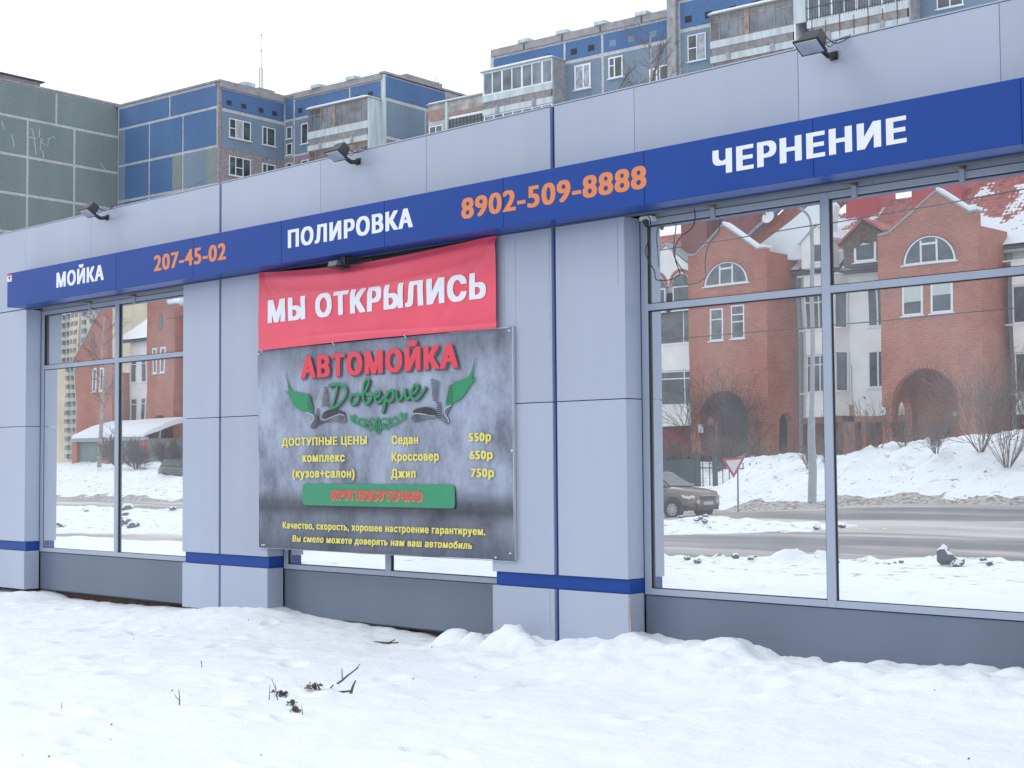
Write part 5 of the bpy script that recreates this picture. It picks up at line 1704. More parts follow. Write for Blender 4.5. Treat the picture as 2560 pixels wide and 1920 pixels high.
# ---- brick and stucco terrace house
th_ = thing('terraced_house', 'red brick and cream stucco terrace with gabled stair towers and arched porches across the road', 'house', vloc(-45, 64, 2.0))
ZB = 1.9
gR = [(-40.62, 13.80), (-39.95, 13.88), (-37.15, 15.72), (-35.25, 14.38), (-34.85, 14.42)]
brick_tower(th_, -40.62, -34.85, ZB, gR, (-37.6, 1.50, 12.02, .95), [(-39.25, -38.05, 9.2, 11.0, dict(cols=1, blind=.52, fw=.11)), (-37.6, -36.4, 9.2, 11.0, dict(cols=1, blind=.40, fw=.11))], (-38.1, 1.92, 4.45, 1.0))
gL = [(-53.3, 13.94), (-52.75, 13.90), (-50.75, 15.50), (-48.35, 13.80), (-47.75, 13.80)]
brick_tower(th_, -53.3, -47.75, ZB, gL, (-50.55, 1.55, 11.98, .85), [(-51.75, -50.85, 8.72, 10.62, dict(cols=1, trans=[.66], fw=.09)), (-50.25, -49.3, 8.74, 10.72, dict(cols=1, trans=[.72, .5], fw=.08))], (-50.9, 1.72, 4.0, 1.05), back='joint')  # near-black porch back: shade of a deep porch put into the wall colour
# cream walls between the towers
vbox(-80.0, -53.3, 65.3, 72, 4.1, 13.2, 'wall', 'hwhite', th_); vbox(-47.75, -40.62, 65.3, 72, 4.1, 12.7, 'wall', 'hwhite', th_); vbox(-34.85, -24.0, 65.3, 72, 4.1, 12.7, 'wall', 'hwhite', th_)
vbox(-80.0, -24.0, 65.9, 71.9, ZB - .3, 4.1, 'basement_wall', 'curt_dk', th_)
vbox(-45.0, -44.3, 65.2, 65.9, ZB, 4.75, 'brick_pier', 'brick', th_); vbox(-43.9, -43.6, 65.25, 65.9, ZB, 4.1, 'brick_pier', 'brick', th_)
vbox(-47.7, -40.7, 65.2, 65.88, 3.75, 4.098, 'brick_band', 'brick', th_)


def bay(x0, x1, zs, y=64.35, cols=3, **k):
    c = .35
    mb = MB(VF)
    for z0, z1 in zs:
        pl = [(x0, 65.32), (x0 + c, y), (x1 - c, y), (x1, 65.32)]
        v = [(a, b, z0) for a, b in pl] + [(a, b, z1) for a, b in pl]
        mb.add(v, [(0, 1, 2, 3), (7, 6, 5, 4), (0, 4, 5, 1), (1, 5, 6, 2), (2, 6, 7, 3), (3, 7, 4, 0)])
        mb.box(x0 - .06, x1 + .06, y - .06, 65.3, z1, z1 + .06)
    bo = mb.build('bay', M['hwhite'], th_)
    for (z0, z1), (z2, z3) in zip(zs, zs[1:]):
        mb = MB(VF)
        pl = [(x0 + .08, 65.3), (x0 + c + .04, y + .1), (x1 - c - .04, y + .1), (x1 - .08, 65.3)]
        v = [(a, b, z1 + .06) for a, b in pl] + [(a, b, z2) for a, b in pl]
        mb.add(v, [(0, 1, 2, 3), (7, 6, 5, 4), (0, 4, 5, 1), (1, 5, 6, 2), (2, 6, 7, 3), (3, 7, 4, 0)])
        g = mb.build('bay_glass', M['glass_dk'], bo)
        vw = vwin(th_, x0 + c, x1 - c, y + .06, z1 + .07, z2 - .02, cols, sill=False, **k)
        for xx, yy in ((x0 + .04, 65.2), (x1 - .04, 65.2)):
            mb = MB(VF); mb.box(xx - .05, xx + .05, yy - .06, yy + .06, z1 + .06, z2); mb.build('bay_post', M['pvc'], bo)


bay(-47.1, -44.5, [(4.1, 5.5), (7.75, 9.1), (11.35, 12.3)], cols=2, trans=[.74])
bay(-57.9, -53.9, [(3.9, 5.1), (7.3, 8.9), (12.3, 12.6)], cols=2, trans=[.78], mull=[.62])
vbox(-57.6, -54.2, 64.42, 64.45, 11.3, 12.25, 'blind', 'blind_g', th_); vbox(-57.5, -54.3, 64.46, 64.47, 9.0, 11.2, 'curtain', 'mauve', th_)
bay(-66.0, -62.5, [(3.9, 5.1), (7.3, 8.9), (12.3, 12.6)], cols=2)
bay(-74.0, -70.5, [(3.9, 5.1), (7.3, 8.9), (12.3, 12.6)], cols=2)
bay(-34.6, -31.8, [(3.9, 4.9), (7.1, 8.5), (10.6, 12.0)], cols=2)
for z0, z1 in ((5.65, 7.75), (9.1, 11.4)):
    vwin(th_, -43.35, -41.2, 65.3, z0, z1, 2, fw=.1, mull=[.3])
vbox(-47.72, -47.52, 65.05, 65.25, ZB, 13.0, 'downpipe', 'metal_g', th_); vbox(-34.8, -34.58, 65.05, 65.25, ZB, 12.6, 'downpipe', 'metal_g', th_)
mb = MB(VF); mb.tube([(-44.3, 65.2, 4.1), (-44.35, 65.2, 7.0)], .02, 4); mb.build('conduit', M['metal_g'], th_)
# roofs
tiled_roof(th_, -80.0, -53.0, 64.9, 12.7, 70.2, 16.9, lambda x, t: .45 - .75 * t, seed=1)
tiled_roof(th_, -52.9, -44.6, 64.6, 12.75, 70.2, 16.75, lambda x, t: .45 - .35 * t, seed=2)
tiled_roof(th_, -44.6, -38.9, 64.8, 12.5, 70.6, 17.3, lambda x, t: .22 - .9 * t - .3 * sst(.25, .4, t), seed=3)
tiled_roof(th_, -38.9, -24.0, 64.8, 12.9, 70.8, 17.9, lambda x, t: .42 - .65 * t, seed=4)
for a, b in ((-60.6, -53.35), (-47.7, -40.65), (-34.8, -24.0)):
    mb = MB(VF); mb.tube([(a, 64.75, 12.6), (b, 64.75, 12.55)], .09, 6); mb.build('gutter', M['metal_g'], th_)
# brick stacks and stair heads
for a, b, c, d in ((-57.2, -55.2, 66.5, 19.0), (-53.9, -51.3, 66.5, 19.0), (-47.0, -44.9, 69.5, 19.5), (-42.6, -39.5, 69.5, 20.0), (-33.0, -30.5, 69, 19.0)):
    vbox(a, b, c, c + 2.2, 13.5, d, 'brick_stack', 'brick_dk' if a < -50 else 'sign_red', th_)
mb = MB(VF); mb.prism([(-51.2, 15.0), (-46.6, 17.9), (-46.6, 18.15), (-51.2, 15.2)], 64.9, 65.3); mb.build('verge_flashing', M['metal_g'], th_)
mb = MB(VF); mb.prism([(-51.2, 14.9), (-46.6, 17.8), (-44.7, 17.8), (-44.7, 16.6), (-48.6, 14.0)], 65.3, 65.9); mb.build('roof_gable', M['brick'], th_)
mb = MB(VF); mb.prism([(-50.2, 14.2), (-45.2, 16.9), (-44.6, 16.2), (-45.2, 13.2), (-49.0, 13.5)], 64.3, 64.9); mb.build('roof_snow', M['snow'], th_)
# white gabled dormer on the right of the left tower and at the far left
mb = MB(VF); mb.prism([(-46.6, 12.7), (-46.6, 14.2), (-45.5, 15.1), (-44.6, 14.3), (-44.6, 12.7)], 63.9, 64.6); dm = mb.build('dormer', M['hwhite'], th_)
mb = MB(VF); mb.prism([(-46.8, 14.1), (-45.5, 15.2), (-45.5, 15.4), (-46.95, 14.2)], 63.75, 66.0); mb.prism([(-45.5, 15.2), (-44.45, 14.25), (-44.35, 14.4), (-45.5, 15.4)], 63.75, 66.0); mb.build('dormer_roof', M['snow'], dm)
vwin(th_, -46.0, -45.1, 63.9, 12.95, 14.1, 1)
mb = MB(VF); mb.prism([(-58.2, 12.6), (-58.2, 13.9), (-56.5, 15.1), (-54.6, 13.7), (-54.6, 12.6)], 63.9, 64.9); dm = mb.build('dormer', M['hwhite'], th_)
mb = MB(VF); mb.prism([(-58.5, 13.8), (-56.5, 15.15), (-56.5, 15.28), (-58.6, 13.92)], 63.8, 64.9); mb.prism([(-56.5, 15.15), (-54.4, 13.7), (-54.3, 13.8), (-56.5, 15.28)], 63.8, 64.9); mb.build('dormer_coping', M['metal_g'], dm)
arch_ring(-55.3, .75, 12.6, .2, 63.88, th_); arch_ring(-57.3, .75, 12.6, .2, 63.88, th_)
for c in (-55.3, -57.3):
    mb = MB(VF); mb.prism(arc_pts(c, .7, 12.55, 12) , 63.86, 63.9); mb.build('arched_pane', M['glass_dk'], th_)
vwin(th_, -58.0, -56.6, 63.95, 11.0, 12.5, 1, trans=[.95], gl='glass_dk'); vwin(th_, -56.0, -54.6, 63.95, 11.0, 12.5, 1, gl='glass_dk')
# old wooden dormer
mb = MB(VF); mb.prism([(-43.7, 12.5), (-43.7, 13.9), (-42.4, 15.0), (-41.2, 14.2), (-41.2, 12.5)], 63.6, 65.5); dm = mb.build('dormer', M['oldwood'], th_)
for i in range(6):
    h = .17 * i
    mb = MB(VF); mb.prism([(-43.6 + .1 * i, 13.72 - .02 * i + .0), (-42.42, 14.78 - h), (-42.42, 14.66 - h), (-43.6 + .1 * i, 13.6 - .02 * i)], 63.55, 63.6); mb.build('gable_board', M['oldwood'], dm)
    mb = MB(VF); mb.prism([(-42.38, 14.78 - h), (-41.3 - .1 * i, 14.05 - .05 * i), (-41.3 - .1 * i, 13.93 - .05 * i), (-42.38, 14.66 - h)], 63.552, 63.602); mb.build('gable_board', M['oldwood'], dm)
mb = MB(VF); mb.prism([(-43.95, 13.8), (-42.4, 15.05), (-42.4, 15.17), (-44.0, 13.92)], 63.4, 65.5); mb.prism([(-42.4, 15.05), (-41.0, 14.2), (-41.0, 14.35), (-42.4, 15.17)], 63.4, 65.5); mb.build('dormer_roof', M['tile'], dm)
vwin(th_, -43.0, -41.6, 63.6, 12.7, 13.85, 1, fw=.14)
mb = MB(VF); mb.prism([(-31.5, 12.7), (-31.5, 15.4), (-30.0, 16.4), (-28.6, 15.4), (-28.6, 12.7)], 63.9, 65.5); mb.build('dormer', M['hwhite'], th_)
# porch fittings
vbox(-36.95, -36.25, 64.9, 64.96, ZB + .3, 4.25, 'door', 'black_metal', th_); vbox(-37.25, -36.99, 64.9, 64.97, ZB + .3, 4.45, 'door_frame', 'brick_dk', th_)
vbox(-38.9, -38.3, 64.7, 64.95, 3.0, 3.5, 'letter_box', 'grey_metal', th_)
mb = MB(VF); mb.cyl((-37.85, 64.9, 4.1), (-37.85, 64.75, 4.1), .14, 14); mb.build('porch_lamp', M['headlamp'], th_)
vbox(-40.74, -40.33, 61.93, 61.985, 4.05, 4.47, 'house_number_plate', 'p_white', th_)
vbox(-52.7, -52.35, 61.93, 61.985, 3.35, 3.85, 'house_number_plate', 'p_white', th_)
vs, fs = text_mesh('38г')
xs = [p[0] for p in vs]
mb = MB(); mb.add([(-40.70 + (max(xs) - x) / (max(xs) - min(xs)) * .30, 0.448 - 61.925, 4.14 + y * .28) for x, y in vs], fs)
mb.build('house_number', M['p_dark'], th_, recalc=False)
vbox(-47.6, -47.0, 61.9, 62.5, ZB - .2, ZB + .2, 'step', 'brick', th_)


def dish(x, yv, z, r, tiltx, label):
    mb = MB(VF)
    n = Vector((tiltx, -1, .35)).normalized(); a = n.orthogonal().normalized(); b = n.cross(a)
    c = Vector((x, yv, z)); rings = []
    for j in range(5):
        rr = r * j / 4; rings.append([tuple(c + a * (rr * math.cos(k * PI / 8)) + b * (rr * math.sin(k * PI / 8)) - n * (.0 if j == 4 else .12 * r * (1 - (j / 4) ** 2))) for k in range(16)])
    pts = [p for ring in rings for p in ring]
    mb.add(pts, [(j * 16 + k, j * 16 + (k + 1) % 16, (j + 1) * 16 + (k + 1) % 16, (j + 1) * 16 + k) for j in range(4) for k in range(16)])
    t = thing('satellite_dish', label, 'satellite dish', vloc(x, yv, z))
    mb.build('reflector', M['pvc'], t, recalc=False)
    mb = MB(VF); q = c + n * r * .9
    mb.tube([tuple(c - b * r * .9), tuple(q)], .015, 5); mb.tube([tuple(q), tuple(q + n * .12)], .05, 8); mb.tube([tuple(c - n * .1), tuple(c - n * .35 - Vector((0, 0, .2)))], .03, 6)
    mb.build('arm', M['grey_metal'], t)


dish(-43.2, 64.75, 5.0, .29, .3, 'small white satellite dish on the cream wall beside the right brick tower')
dish(-49.0, 64.2, 16.05, .38, .1, 'round white satellite dish above the roof between the brick towers')

# ---- second terrace in the left window
t2 = thing('terraced_house', 'brick towers with oval windows and a snowy lean-to garage, far down the street', 'house', vloc(-114, 60, 2.0))
Z2 = 1.6
brick_tower(t2, -124.4, -118.2, Z2, [(-124.4, 10.2), (-123.9, 11.2), (-121.7, 13.6), (-118.7, 16.3), (-118.2, 16.2)], None, [(-121.6, -120.9, 8.4, 10.6, dict(cols=1, fw=.14)), (-120.3, -119.6, 8.4, 10.6, dict(cols=1, fw=.14))], (-121.2, 1.2, 4.0, 1.0), dep=3.4, oval=(-120.8, 13.0))
brick_tower(t2, -112.1, -107.9, Z2, [(-112.1, 16.1), (-109.4, 16.3), (-108.9, 15.4), (-107.9, 15.4)], None, [(-111.1, -110.4, 9.6, 11.8, dict(cols=1, fw=.14)), (-109.9, -109.2, 9.6, 11.8, dict(cols=1, fw=.14))], (-110.0, 1.15, 4.6, 1.2), dep=3.4, oval=(-110.0, 14.0))
vbox(-118.2, -112.1, 64.1, 72, Z2, 13.0, 'wall', 'hwhite', t2); vbox(-107.9, -96, 63.2, 72, Z2, 14.5, 'wall', 'brick', t2)
for z0, z1 in ((5.5, 7.8), (9.1, 11.4)):
    vwin(t2, -118.05, -117.05, 64.1, z0, z1, 1, trans=[.75], fw=.14, gl='glass_lt'); vwin(t2, -116.45, -115.5, 64.1, z0, z1, 1, trans=[.75], fw=.14, gl='glass_lt')
vbox(-111.3, -108.8, 63.0, 63.1, Z2, 5.2, 'garage_door', 'black_metal', t2)
tiled_roof(t2, -119.5, -112.2, 63.6, 13.0, 69.5, 17.2, lambda x, t: .7, seed=5)
mb = MB(VF); mb.prism([(-109.0, 15.5), (-107.0, 17.4), (-100, 17.4), (-100, 14.6), (-107.9, 14.6)], 63.0, 63.4); mb.build('roof_snow', M['snow'], t2)
# lean-to garage
vbox(-118.0, -106.2, 58.4, 61.8, Z2 - .3, 3.9, 'garage_wall', 'ap_greygreen', t2)
for x in (-118.2, -112.9, -106.9): vbox(x, x + .75, 58.1, 58.5, Z2 - .3, 3.75, 'brick_pier', 'brick', t2)
vbox(-118.4, -105.9, 58.0, 58.4, 3.76, 4.05, 'garage_eaves', 'metal_g', t2)
mb = MB(VF); mb.prismx([(57.9, 4.06), (61.9, 5.3), (61.9, 5.7), (60, 5.2), (57.95, 4.3)], -118.0, -106.0); mb.build('roof_snow', M['snow'], t2)

# ---- ochre tower block far away
yt = thing('tower_block', 'distant ochre and white tower block at the left edge of the left window', 'building', vloc(-425, 242, 0))
vbox(-452, -437, 241, 256, -1, 50.5, 'wall', 'yellow', yt); vbox(-437.0, -431.5, 240, 256, -1, 51, 'wall', 'yellow', yt); vbox(-431.5, -426.5, 240.6, 256, -1, 51.5, 'wall', 'yellow_l', yt); vbox(-426.5, -402, 240, 256, -1, 53, 'wall', 'yellow', yt)
win_me = None
for r in range(17):
    for x in (-443.2, -440.0, -436.4, -434.0, -429.8, -424.5, -421.0, -417.5):
        z = 4 + r * 2.85
        if win_me is None:
            mb = MB(VF); mb.box(x, x + 1.6, 239.85, 240.9, z, z + 1.5); w0 = mb.build('window', M['glass_lt'], yt, loc=vloc(x, 240, z)); win_me = w0.data
            mb = MB(VF); mb.box(x + .7, x + .9, 239.75, 239.84, z, z + 1.5); p0_ = mb.build('window_bar', M['pvc'], w0, loc=None); p0_.data.transform(Matrix.Translation(WM[yt.name] * 0))
            WM[w0.name] = Vector(vloc(x, 240, z))
            continue
        o = w0.copy(); COL.objects.link(o); o.location = Vector(vloc(x, 240, z)) - WM[yt.name]

# ---- lamp post, sign, gate, fence
lp = thing('lamp_post', 'tall grey street lamp post in the snowbank, just left of the mullion', 'lamp post', vloc(-30.4, 39.2, .4))
mb = MB(VF); mb.tube([(-30.75, 39.5, .1), (-30.6, 39.4, 3.3)], .17, 10, .15); mb.build('base_section', M['pole'], lp, smooth=False)
mb = MB(VF); mb.tube([(-30.6, 39.4, 3.3), (-30.2, 39.0, 10.4)], .10, 10, .075); mb.build('pole', M['pole'], lp)
mb = MB(VF); mb.tube(catmull([(-30.2, 39.0, 10.3), (-30.25, 38.9, 10.9), (-30.6, 38.3, 11.3), (-31.2, 37.5, 11.5)], False, 5), .05, 8); mb.build('arm', M['pole'], lp)
mb = MB(VF); mb.box(-31.7, -31.0, 37.0, 37.6, 11.42, 11.58); mb.build('lamp_head', M['pole'], lp, bevel=.03)

ys = thing('yield_sign', 'red edged white give-way triangle beside the drive, right of the dark gate', 'road sign', vloc(-32.6, 37.4, -.2))
c = Vector((-32.55, 37.0, 1.55)); ax = Vector((.78, .60, .04)).normalized()


def tri(s, dy, mat, nm):
    n = Vector((ax.y, -ax.x, 0)).normalized()
    P = [c - ax * s * .5 + Vector((0, 0, s * .29)), c + ax * s * .5 + Vector((0, 0, s * .29 + .03)), c - Vector((0, 0, s * .577))]
    mb = MB(VF); mb.add([tuple(p + n * dy) for p in P] + [tuple(p + n * (dy - .008)) for p in P], [(0, 1, 2), (5, 4, 3), (0, 3, 4, 1), (1, 4, 5, 2), (2, 5, 3, 0)]); mb.build(nm, M[mat], ys)


tri(.86, 0, 'sign_red', 'sign_border'); tri(.58, .012, 'p_white', 'sign_face')
mb = MB(VF); mb.tube([(-32.45, 37.12, -.3), (-32.45, 37.12, 1.85)], .03, 8); mb.build('post', M['grey_metal'], ys)

gt = thing('gate', 'dark green sheet metal gate with two leaves at the house drive', 'gate', vloc(-48, 51.5, 0))
for a, b in ((-50.6, -48.35), (-48.15, -45.4)):
    vbox(a, b, 51.8, 51.86, -.1, 1.65 if a < -49 else 1.75, 'gate_leaf', 'gate', gt)
for x in (-48.3, -45.3): vbox(x, x + .14, 51.7, 51.9, -.3, 2.1, 'gate_post', 'gate', gt)
fe_ = thing('railing', 'dark iron bar railing between the gate and the snowbank', 'fence', vloc(-44, 51.6, 0))
for i in range(9): vbox(-45.0 + i * .42, -44.96 + i * .42, 51.8, 51.84, -.2, 1.6, 'bar', 'iron', fe_)
vbox(-45.1, -41.4, 51.8, 51.85, 1.3, 1.36, 'rail', 'iron', fe_); vbox(-44.3, -44.1, 51.7, 51.9, -.2, 1.95, 'post', 'gate', fe_)
fe_ = thing('railing', 'short iron railing on the snowbank before the right porch', 'fence', vloc(-35.5, 58, 2))
for i in range(12): vbox(-38.0 + i * .30, -37.96 + i * .30, 58.0, 58.04, 1.7, 3.2 if i % 6 == 3 else 2.9, 'bar', 'iron', fe_)
vbox(-38.0, -34.6, 58.0, 58.04, 2.75, 2.8, 'rail', 'iron', fe_)


# ---- car
def car(name, x, yv, z, label, paint, cat='car', flip=1.0):
    t = thing(name, label, cat, vloc(x, yv, z))
    fr_ = lambda a, b, c_: VF(x + a * flip, yv + b, z + c_)
    # body stations along x (front at +): (x, half width, z low, z shoulder, z deck)
    st = [(2.10, .50, .42, .62, .70), (2.07, .74, .34, .66, .84), (1.95, .84, .30, .74, .98), (1.55, .89, .28, .86, 1.05), (.95, .90, .28, .92, 1.12), (.4, .90, .30, .95, 1.14), (-.8, .90, .30, .97, 1.15), (-1.6, .90, .30, .98, 1.16), (-2.0, .86, .34, .98, 1.15), (-2.12, .72, .42, .95, 1.10)]
    mb = MB(fr_); n = 12
    for (sx_, w, zl, zm, zt) in st:
        prof = [(-w * .86, zl), (-w * .98, zl + .12), (-w, (zl + zm) / 2), (-w * .985, zm), (-w * .90, zt - .05), (-w * .74, zt), (w * .74, zt), (w * .90, zt - .05), (w * .985, zm), (w, (zl + zm) / 2), (w * .98, zl + .12), (w * .86, zl)]
        mb.v += [fr_(sx_, a, b) for a, b in prof]
    for i in range(len(st) - 1):
        for k in range(n):
            mb.f.append([i * n + k, i * n + (k + 1) % n, (i + 1) * n + (k + 1) % n, (i + 1) * n + k]); mb.mi.append(0)
    mb.f.append(list(range(n))); mb.mi.append(0); mb.f.append(list(range((len(st) - 1) * n, len(st) * n))[::-1]); mb.mi.append(0)
    mb.build('body', M[paint], t, smooth=True)
    # cabin
    base = [(1.02, .80), (-2.0, .82)]
    mb = MB(fr_)
    lo = [(1.05, -.80), (1.05, .80), (-2.02, .80), (-2.02, -.80)]; hi = [(.18, -.60), (.18, .60), (-1.78, .62), (-1.78, -.62)]
    mb.add([(a, b, 1.10) for a, b in lo] + [(a, b, 1.62) for a, b in hi], [(0, 1, 2, 3), (7, 6, 5, 4), (0, 4, 5, 1), (1, 5, 6, 2), (2, 6, 7, 3), (3, 7, 4, 0)])
    mb.build('cabin', M[paint], t, bevel=.05)
    mb = MB(fr_); mb.box(-1.7, .1, -.55, .55, 1.62, 1.66); mb.build('roof', M[paint], t, bevel=.02)
    mb = MB(fr_)
    for s_ in (-1, 1): mb.tube([(.05, s_ * .58, 1.66), (-.2, s_ * .58, 1.70), (-1.5, s_ * .58, 1.70), (-1.7, s_ * .58, 1.66)], .018, 5)
    mb.build('roof_rails', M['cladding'], t)

    def glass(nm, P4):
        mb = MB(fr_); mb.add(P4, [tuple(range(len(P4)))]); mb.build(nm, M['windscreen'], t, recalc=False)
    glass('windscreen', [(1.06 - .04, -.70, 1.15), (1.06 - .04, .70, 1.15), (.245, .54, 1.60), (.245, -.54, 1.60)])
    for s_ in (-1, 1):
        glass('side_window', [(.82, s_ * .805, 1.16), (.10, s_ * .655, 1.55), (-.62, s_ * .665, 1.57), (-.62, s_ * .81, 1.16)])
        glass('side_window', [(-.70, s_ * .81, 1.16), (-.70, s_ * .665, 1.57), (-1.6, s_ * .68, 1.54), (-1.75, s_ * .80, 1.16)])
        mb = MB(fr_); mb.box(.62, .78, s_ * .86, s_ * 1.04, 1.10, 1.24); mb.build('mirror', M[paint], t, bevel=.02)
        for wx in (1.28, -1.30):
            mb = MB(fr_); mb.tube([(wx, s_ * .905, .36), (wx, s_ * .89, .36)], .41, 20); mb.build('wheel_arch', M['cladding'], t)
            mb = MB(fr_); mb.tube([(wx, s_ * .70, .33), (wx, s_ * .925, .33)], .33, 24); w = mb.build('wheel', M['tyre'], t)
            mb = MB(fr_); mb.tube([(wx, s_ * .92, .33), (wx, s_ * .94, .33)], .205, 20); r_ = mb.build('rim', M['rim'], w)
            mb = MB(fr_)
            for k in range(8):
                a = k * PI / 4 + .2; mb.tube([(wx + .145 * math.cos(a), s_ * .938, .33 + .145 * math.sin(a)), (wx + .145 * math.cos(a), s_ * .946, .33 + .145 * math.sin(a))], .028, 8)
            mb.build('rim_holes', M['cladding'], w)
        mb = MB(fr_); mb.prismx([(s_ * .52, .80), (s_ * .80, .84), (s_ * .83, .74), (s_ * .60, .68)], 1.93, 2.06); mb.build('headlight', M['headlamp'], t, bevel=.02)
        mb = MB(fr_); mb.prism([(1.62, .85), (1.98, .80), (1.98, .70), (1.70, .74)], s_ * .80, s_ * .875); mb.build('headlight', M['headlamp'], t, bevel=.01)
        mb = MB(fr_); mb.tube([(2.02, s_ * .56, .60), (2.12, s_ * .56, .60)], .075, 14); mb.build('fog_light', M['foglamp'], t)
        mb = MB(fr_); mb.box(-1.9, 1.9, s_ * .86, s_ * .915, .28, .42); mb.build('sill_cladding', M['cladding'], t)
    mb = MB(fr_); mb.box(2.04, 2.115, -.42, .42, .66, .80); g_ = mb.build('grille', M['cladding'], t, bevel=.01)
    mb = MB(fr_); mb.box(2.03, 2.13, -.46, .46, .80, .835); mb.build('grille_trim', M['rim'], g_)
    mb = MB(fr_); mb.box(2.08, 2.14, -.27, .27, .49, .60); mb.build('number_plate', M['plate'], t)
    mb = MB(fr_); mb.box(2.03, 2.125, -.62, .62, .30, .44); mb.build('lower_grille', M['cladding'], t, bevel=.01)
    return t


car('car', -33.15, 33.25, -.34, 'brown compact off-roader with roof rails driving on the slushy road', 'car_brown')
car('car', -82.3, 46.2, .45, 'dark parked car half hidden by shrubs below the arched garage door', 'car_black')

# ---- shrubs on the bank
SH = [(-34.5, 45.2, 1.5, 1.1, 'low bare shrub left of the lamp post'), (-33.6, 45.0, 1.2, 1.0, 'tiny bare shrub beside the lamp post'), (-32.7, 45.4, 1.3, 1.9, 'bare shrub right of the mullion on the snowbank'),
      (-32.0, 46.5, 1.6, 2.3, 'bare shrub before the dark basement opening'), (-31.1, 47.0, 1.6, 1.6, 'spreading bare shrub below the house number plate'), (-29.9, 47.5, 1.6, 1.2, 'small bare shrub under the right arched porch'),
      (-24.6, 43.0, 1.4, 4.4, 'large bare bush at the right edge of the window'), (-26.4, 44.5, 1.4, 3.4, 'tall bare bush in front of the right tower flank'), (-28.0, 44.0, 1.4, .9, 'sparse low shrub before the small railing')]
for i, (x, yv, z, h, lb) in enumerate(SH):
    q = VF(x, yv, 0); zz = far_h(x, yv)
    shrub('shrub', q.x, q.y, zz, h, lb, 50 + i, 11 if h < 3 else 18, .8, 'twig_brown', 3, 3, minr=.006, up=.12, r0=.017)
for i, (x, yv, h, lb) in enumerate([(-52.3, 60.8, 4.8, 'drooping bare climber filling the left arched porch'), (-50.6, 60.9, 5.0, 'tall bare willow shrub in the middle of the left arch'), (-49.4, 60.8, 4.6, 'bare willow shrub at the right foot of the left arch'), (-48.3, 61.5, 3.0, 'bare shrub before the small side arch')]):
    q = VF(x, yv, 0); shrub('shrub', q.x, q.y, 1.95, h, lb, 80 + i, 8, .35, 'bark', 3, 3, minr=.008, up=-.02, r0=.022)
for i, (x, yv, h) in enumerate([(-50.0, 56.5, 1.9), (-47.6, 57.2, 2.1), (-45.8, 57.5, 1.8), (-43.8, 57.8, 1.5)]):
    q = VF(x, yv, 0); shrub('shrub', q.x, q.y, 1.0, h, ['brown hedge bush directly behind the dark gate', 'brown hedge bush behind the right gate post', 'brown hedge bush above the iron railing', 'brown hedge bush at the top of the snowbank by the left tower'][i], 130 + i, 16, .9, 'twig_brown', 3, 3, minr=.012, up=.1, r0=.022)
q = VF(-55.5, 57.5, 0); shrub('shrub', q.x, q.y, .8, 2.2, 'rusty leaved hedge plant behind the gate', 90, 20, .8, 'rusty_leaf', 3, 4, minr=.03, up=.1, r0=.03)
for i, (x, yv, h, lb) in enumerate([(-98, 50.5, 2.6, 'bare bush at the left of the left window, on the snow slope'), (-94.5, 50, 2.4, 'forked bare bush before the brick garage'), (-90.5, 50, 2.0, 'bare bush under the garage corner'), (-86, 48.5, 2.0, 'dense dark bush just left of the parked car'), (-83.5, 46.5, 1.7, 'dense dark bush in front of the parked car'), (-80.5, 46, 1.9, 'dark bush at the right edge of the left window'), (-89, 51, 2.2, 'dark bush behind the mullion of the left window')]):
    q = VF(x, yv, 0); shrub('shrub', q.x, q.y, far_h(x, yv), h, lb, 100 + i, 15, .9, 'bark', 3, 4, minr=.012, up=.1, r0=.028)
random.seed(31)
tr = thing('birch_tree', 'pale leaning tree in front of the distant ochre tower block', 'tree', vloc(-101, 51, 1))
mb = MB(VF); mb.tube([(-101.6, 51, 0), (-101.2, 51, 6), (-100.4, 51, 13)], .18, 7, .06); mb.build('trunk', M['birch'], tr)
mb = MB()
for i in range(14):
    z = random.uniform(6, 12.5); a = random.uniform(0, 2 * PI)
    branches(mb, VF(-101.2 + .06 * z, 51, z), Vector((math.cos(a) * .8, math.sin(a) * .8, .6)).normalized(), 1.1, .025, 3, .5, .05, 3, .009, .16)
mb.build('branches', M['bark'], tr, recalc=False, kind='stuff')


# ---- frozen clods along the verge
def clod_mesh(seed, mat):
    random.seed(seed)
    bm = bmesh.new(); bmesh.ops.create_icosphere(bm, subdivisions=2, radius=1.0)
    for v in bm.verts:
        k = 1 + .45 * noise.noise(v.co * 1.3 + Vector((seed, 0, 0))) + .2 * noise.noise(v.co * 3.1 + Vector((0, seed, 0)))
        v.co *= k; v.co.z *= .75
    me = bpy.data.meshes.new('clod'); bm.to_mesh(me); bm.free()
    me.materials.append(M['ice']); me.materials.append(M['snow'])
    me.polygons.foreach_set('material_index', [1 if p.normal.z > .45 else 0 for p in me.polygons])
    boxuv(me, Vector((0, 0, 0)))
    return me


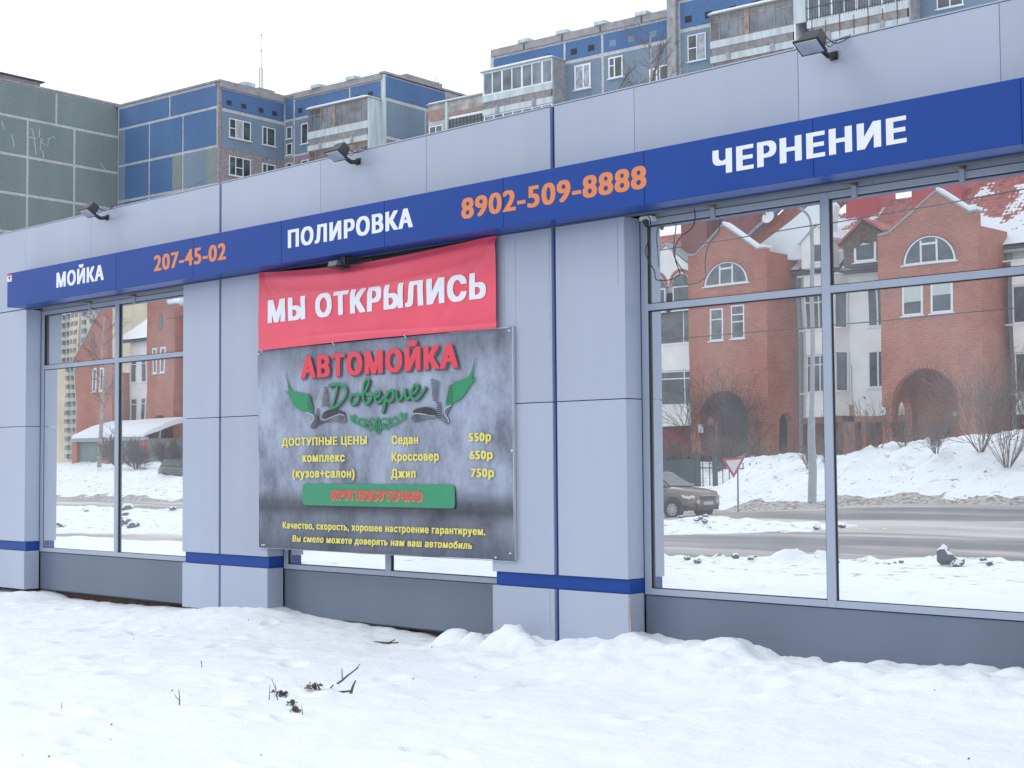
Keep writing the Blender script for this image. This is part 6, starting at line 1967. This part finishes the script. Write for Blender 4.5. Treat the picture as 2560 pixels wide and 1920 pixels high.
cm = [clod_mesh(s_, 'ice') for s_ in range(1, 7)]
random.seed(41)
k = 0
big = [(-12.05, 14.0, .125, 'tallest grey frozen clod standing on the snowy verge in the right pane'), (-11.75, 13.9, .11, 'low grey clod leaning against the tallest one'), (-11.2, 13.9, .06, 'small clod at the right end of the clod row'), (-15.6, 11.9, .07, 'dark clod by the mullion in the lower left pane'), (-18.2, 11.9, .07, 'dark clod at the left end of the verge')]
for x, yv, s_, lb in big:
    o = bpy.data.objects.new('snow_clod', cm[k % 6]); COL.objects.link(o); k += 1
    z = far_h(x, yv) + s_ * .35
    o.location = VF(x, yv, z); o.scale = (s_, s_, s_ * (1.7 if s_ > .12 else .9)); o.rotation_euler = (random.uniform(-.3, .3), random.uniform(-.3, .3), random.uniform(0, 6))
    tag(o, lb, 'snow clod')
for i in range(90):
    if i < 45: x = random.uniform(-20, -8); yv = near_edge(x) - random.uniform(-.1, .9); s_ = random.uniform(.025, .085)
    elif i < 60: x = random.uniform(-32, -22); yv = isl_far(x) - random.uniform(.5, 1.8); s_ = random.uniform(.05, .13)
    else: x = random.uniform(-62, -34); yv = isl_far(x) - random.uniform(.4, 4.5) if x < -45 else isl_near(x) + random.uniform(2, 6); s_ = random.uniform(.08, .26)
    o = bpy.data.objects.new('snow_clod', cm[random.randrange(6)]); COL.objects.link(o)
    z = far_h(x, yv) + s_ * .25
    o.location = VF(x, yv, z); o.scale = (s_ * random.uniform(.8, 1.4), s_, s_ * random.uniform(.6, 1)); o.rotation_euler = (0, 0, random.uniform(0, 6))
    tag(o, 'grey frozen clod of ploughed snow lying at the road edge', 'snow clod', 'frozen clods along the road edges')

# ---- overhead wires over the road
for i, (z0, z1, yv, x0, x1, lb) in enumerate([(8.6, 9.9, 30, -60, 0, 'upper overhead wire crossing the reflected roofs'), (6.6, 6.5, 33, -60, 0, 'lower overhead wire crossing the reflected tower windows'), (14.6, 9.6, 40, -110, -40, 'overhead wire sagging across the left window')]):
    mb = MB(VF); mb.tube([(x0 + (x1 - x0) * j / 20, yv, z0 + (z1 - z0) * j / 20 - .5 * math.sin(PI * j / 20)) for j in range(21)], .018, 4)
    tag(mb.build('overhead_wire', M['cable'], loc=vloc(x0, yv, z0)), lb, 'wire')
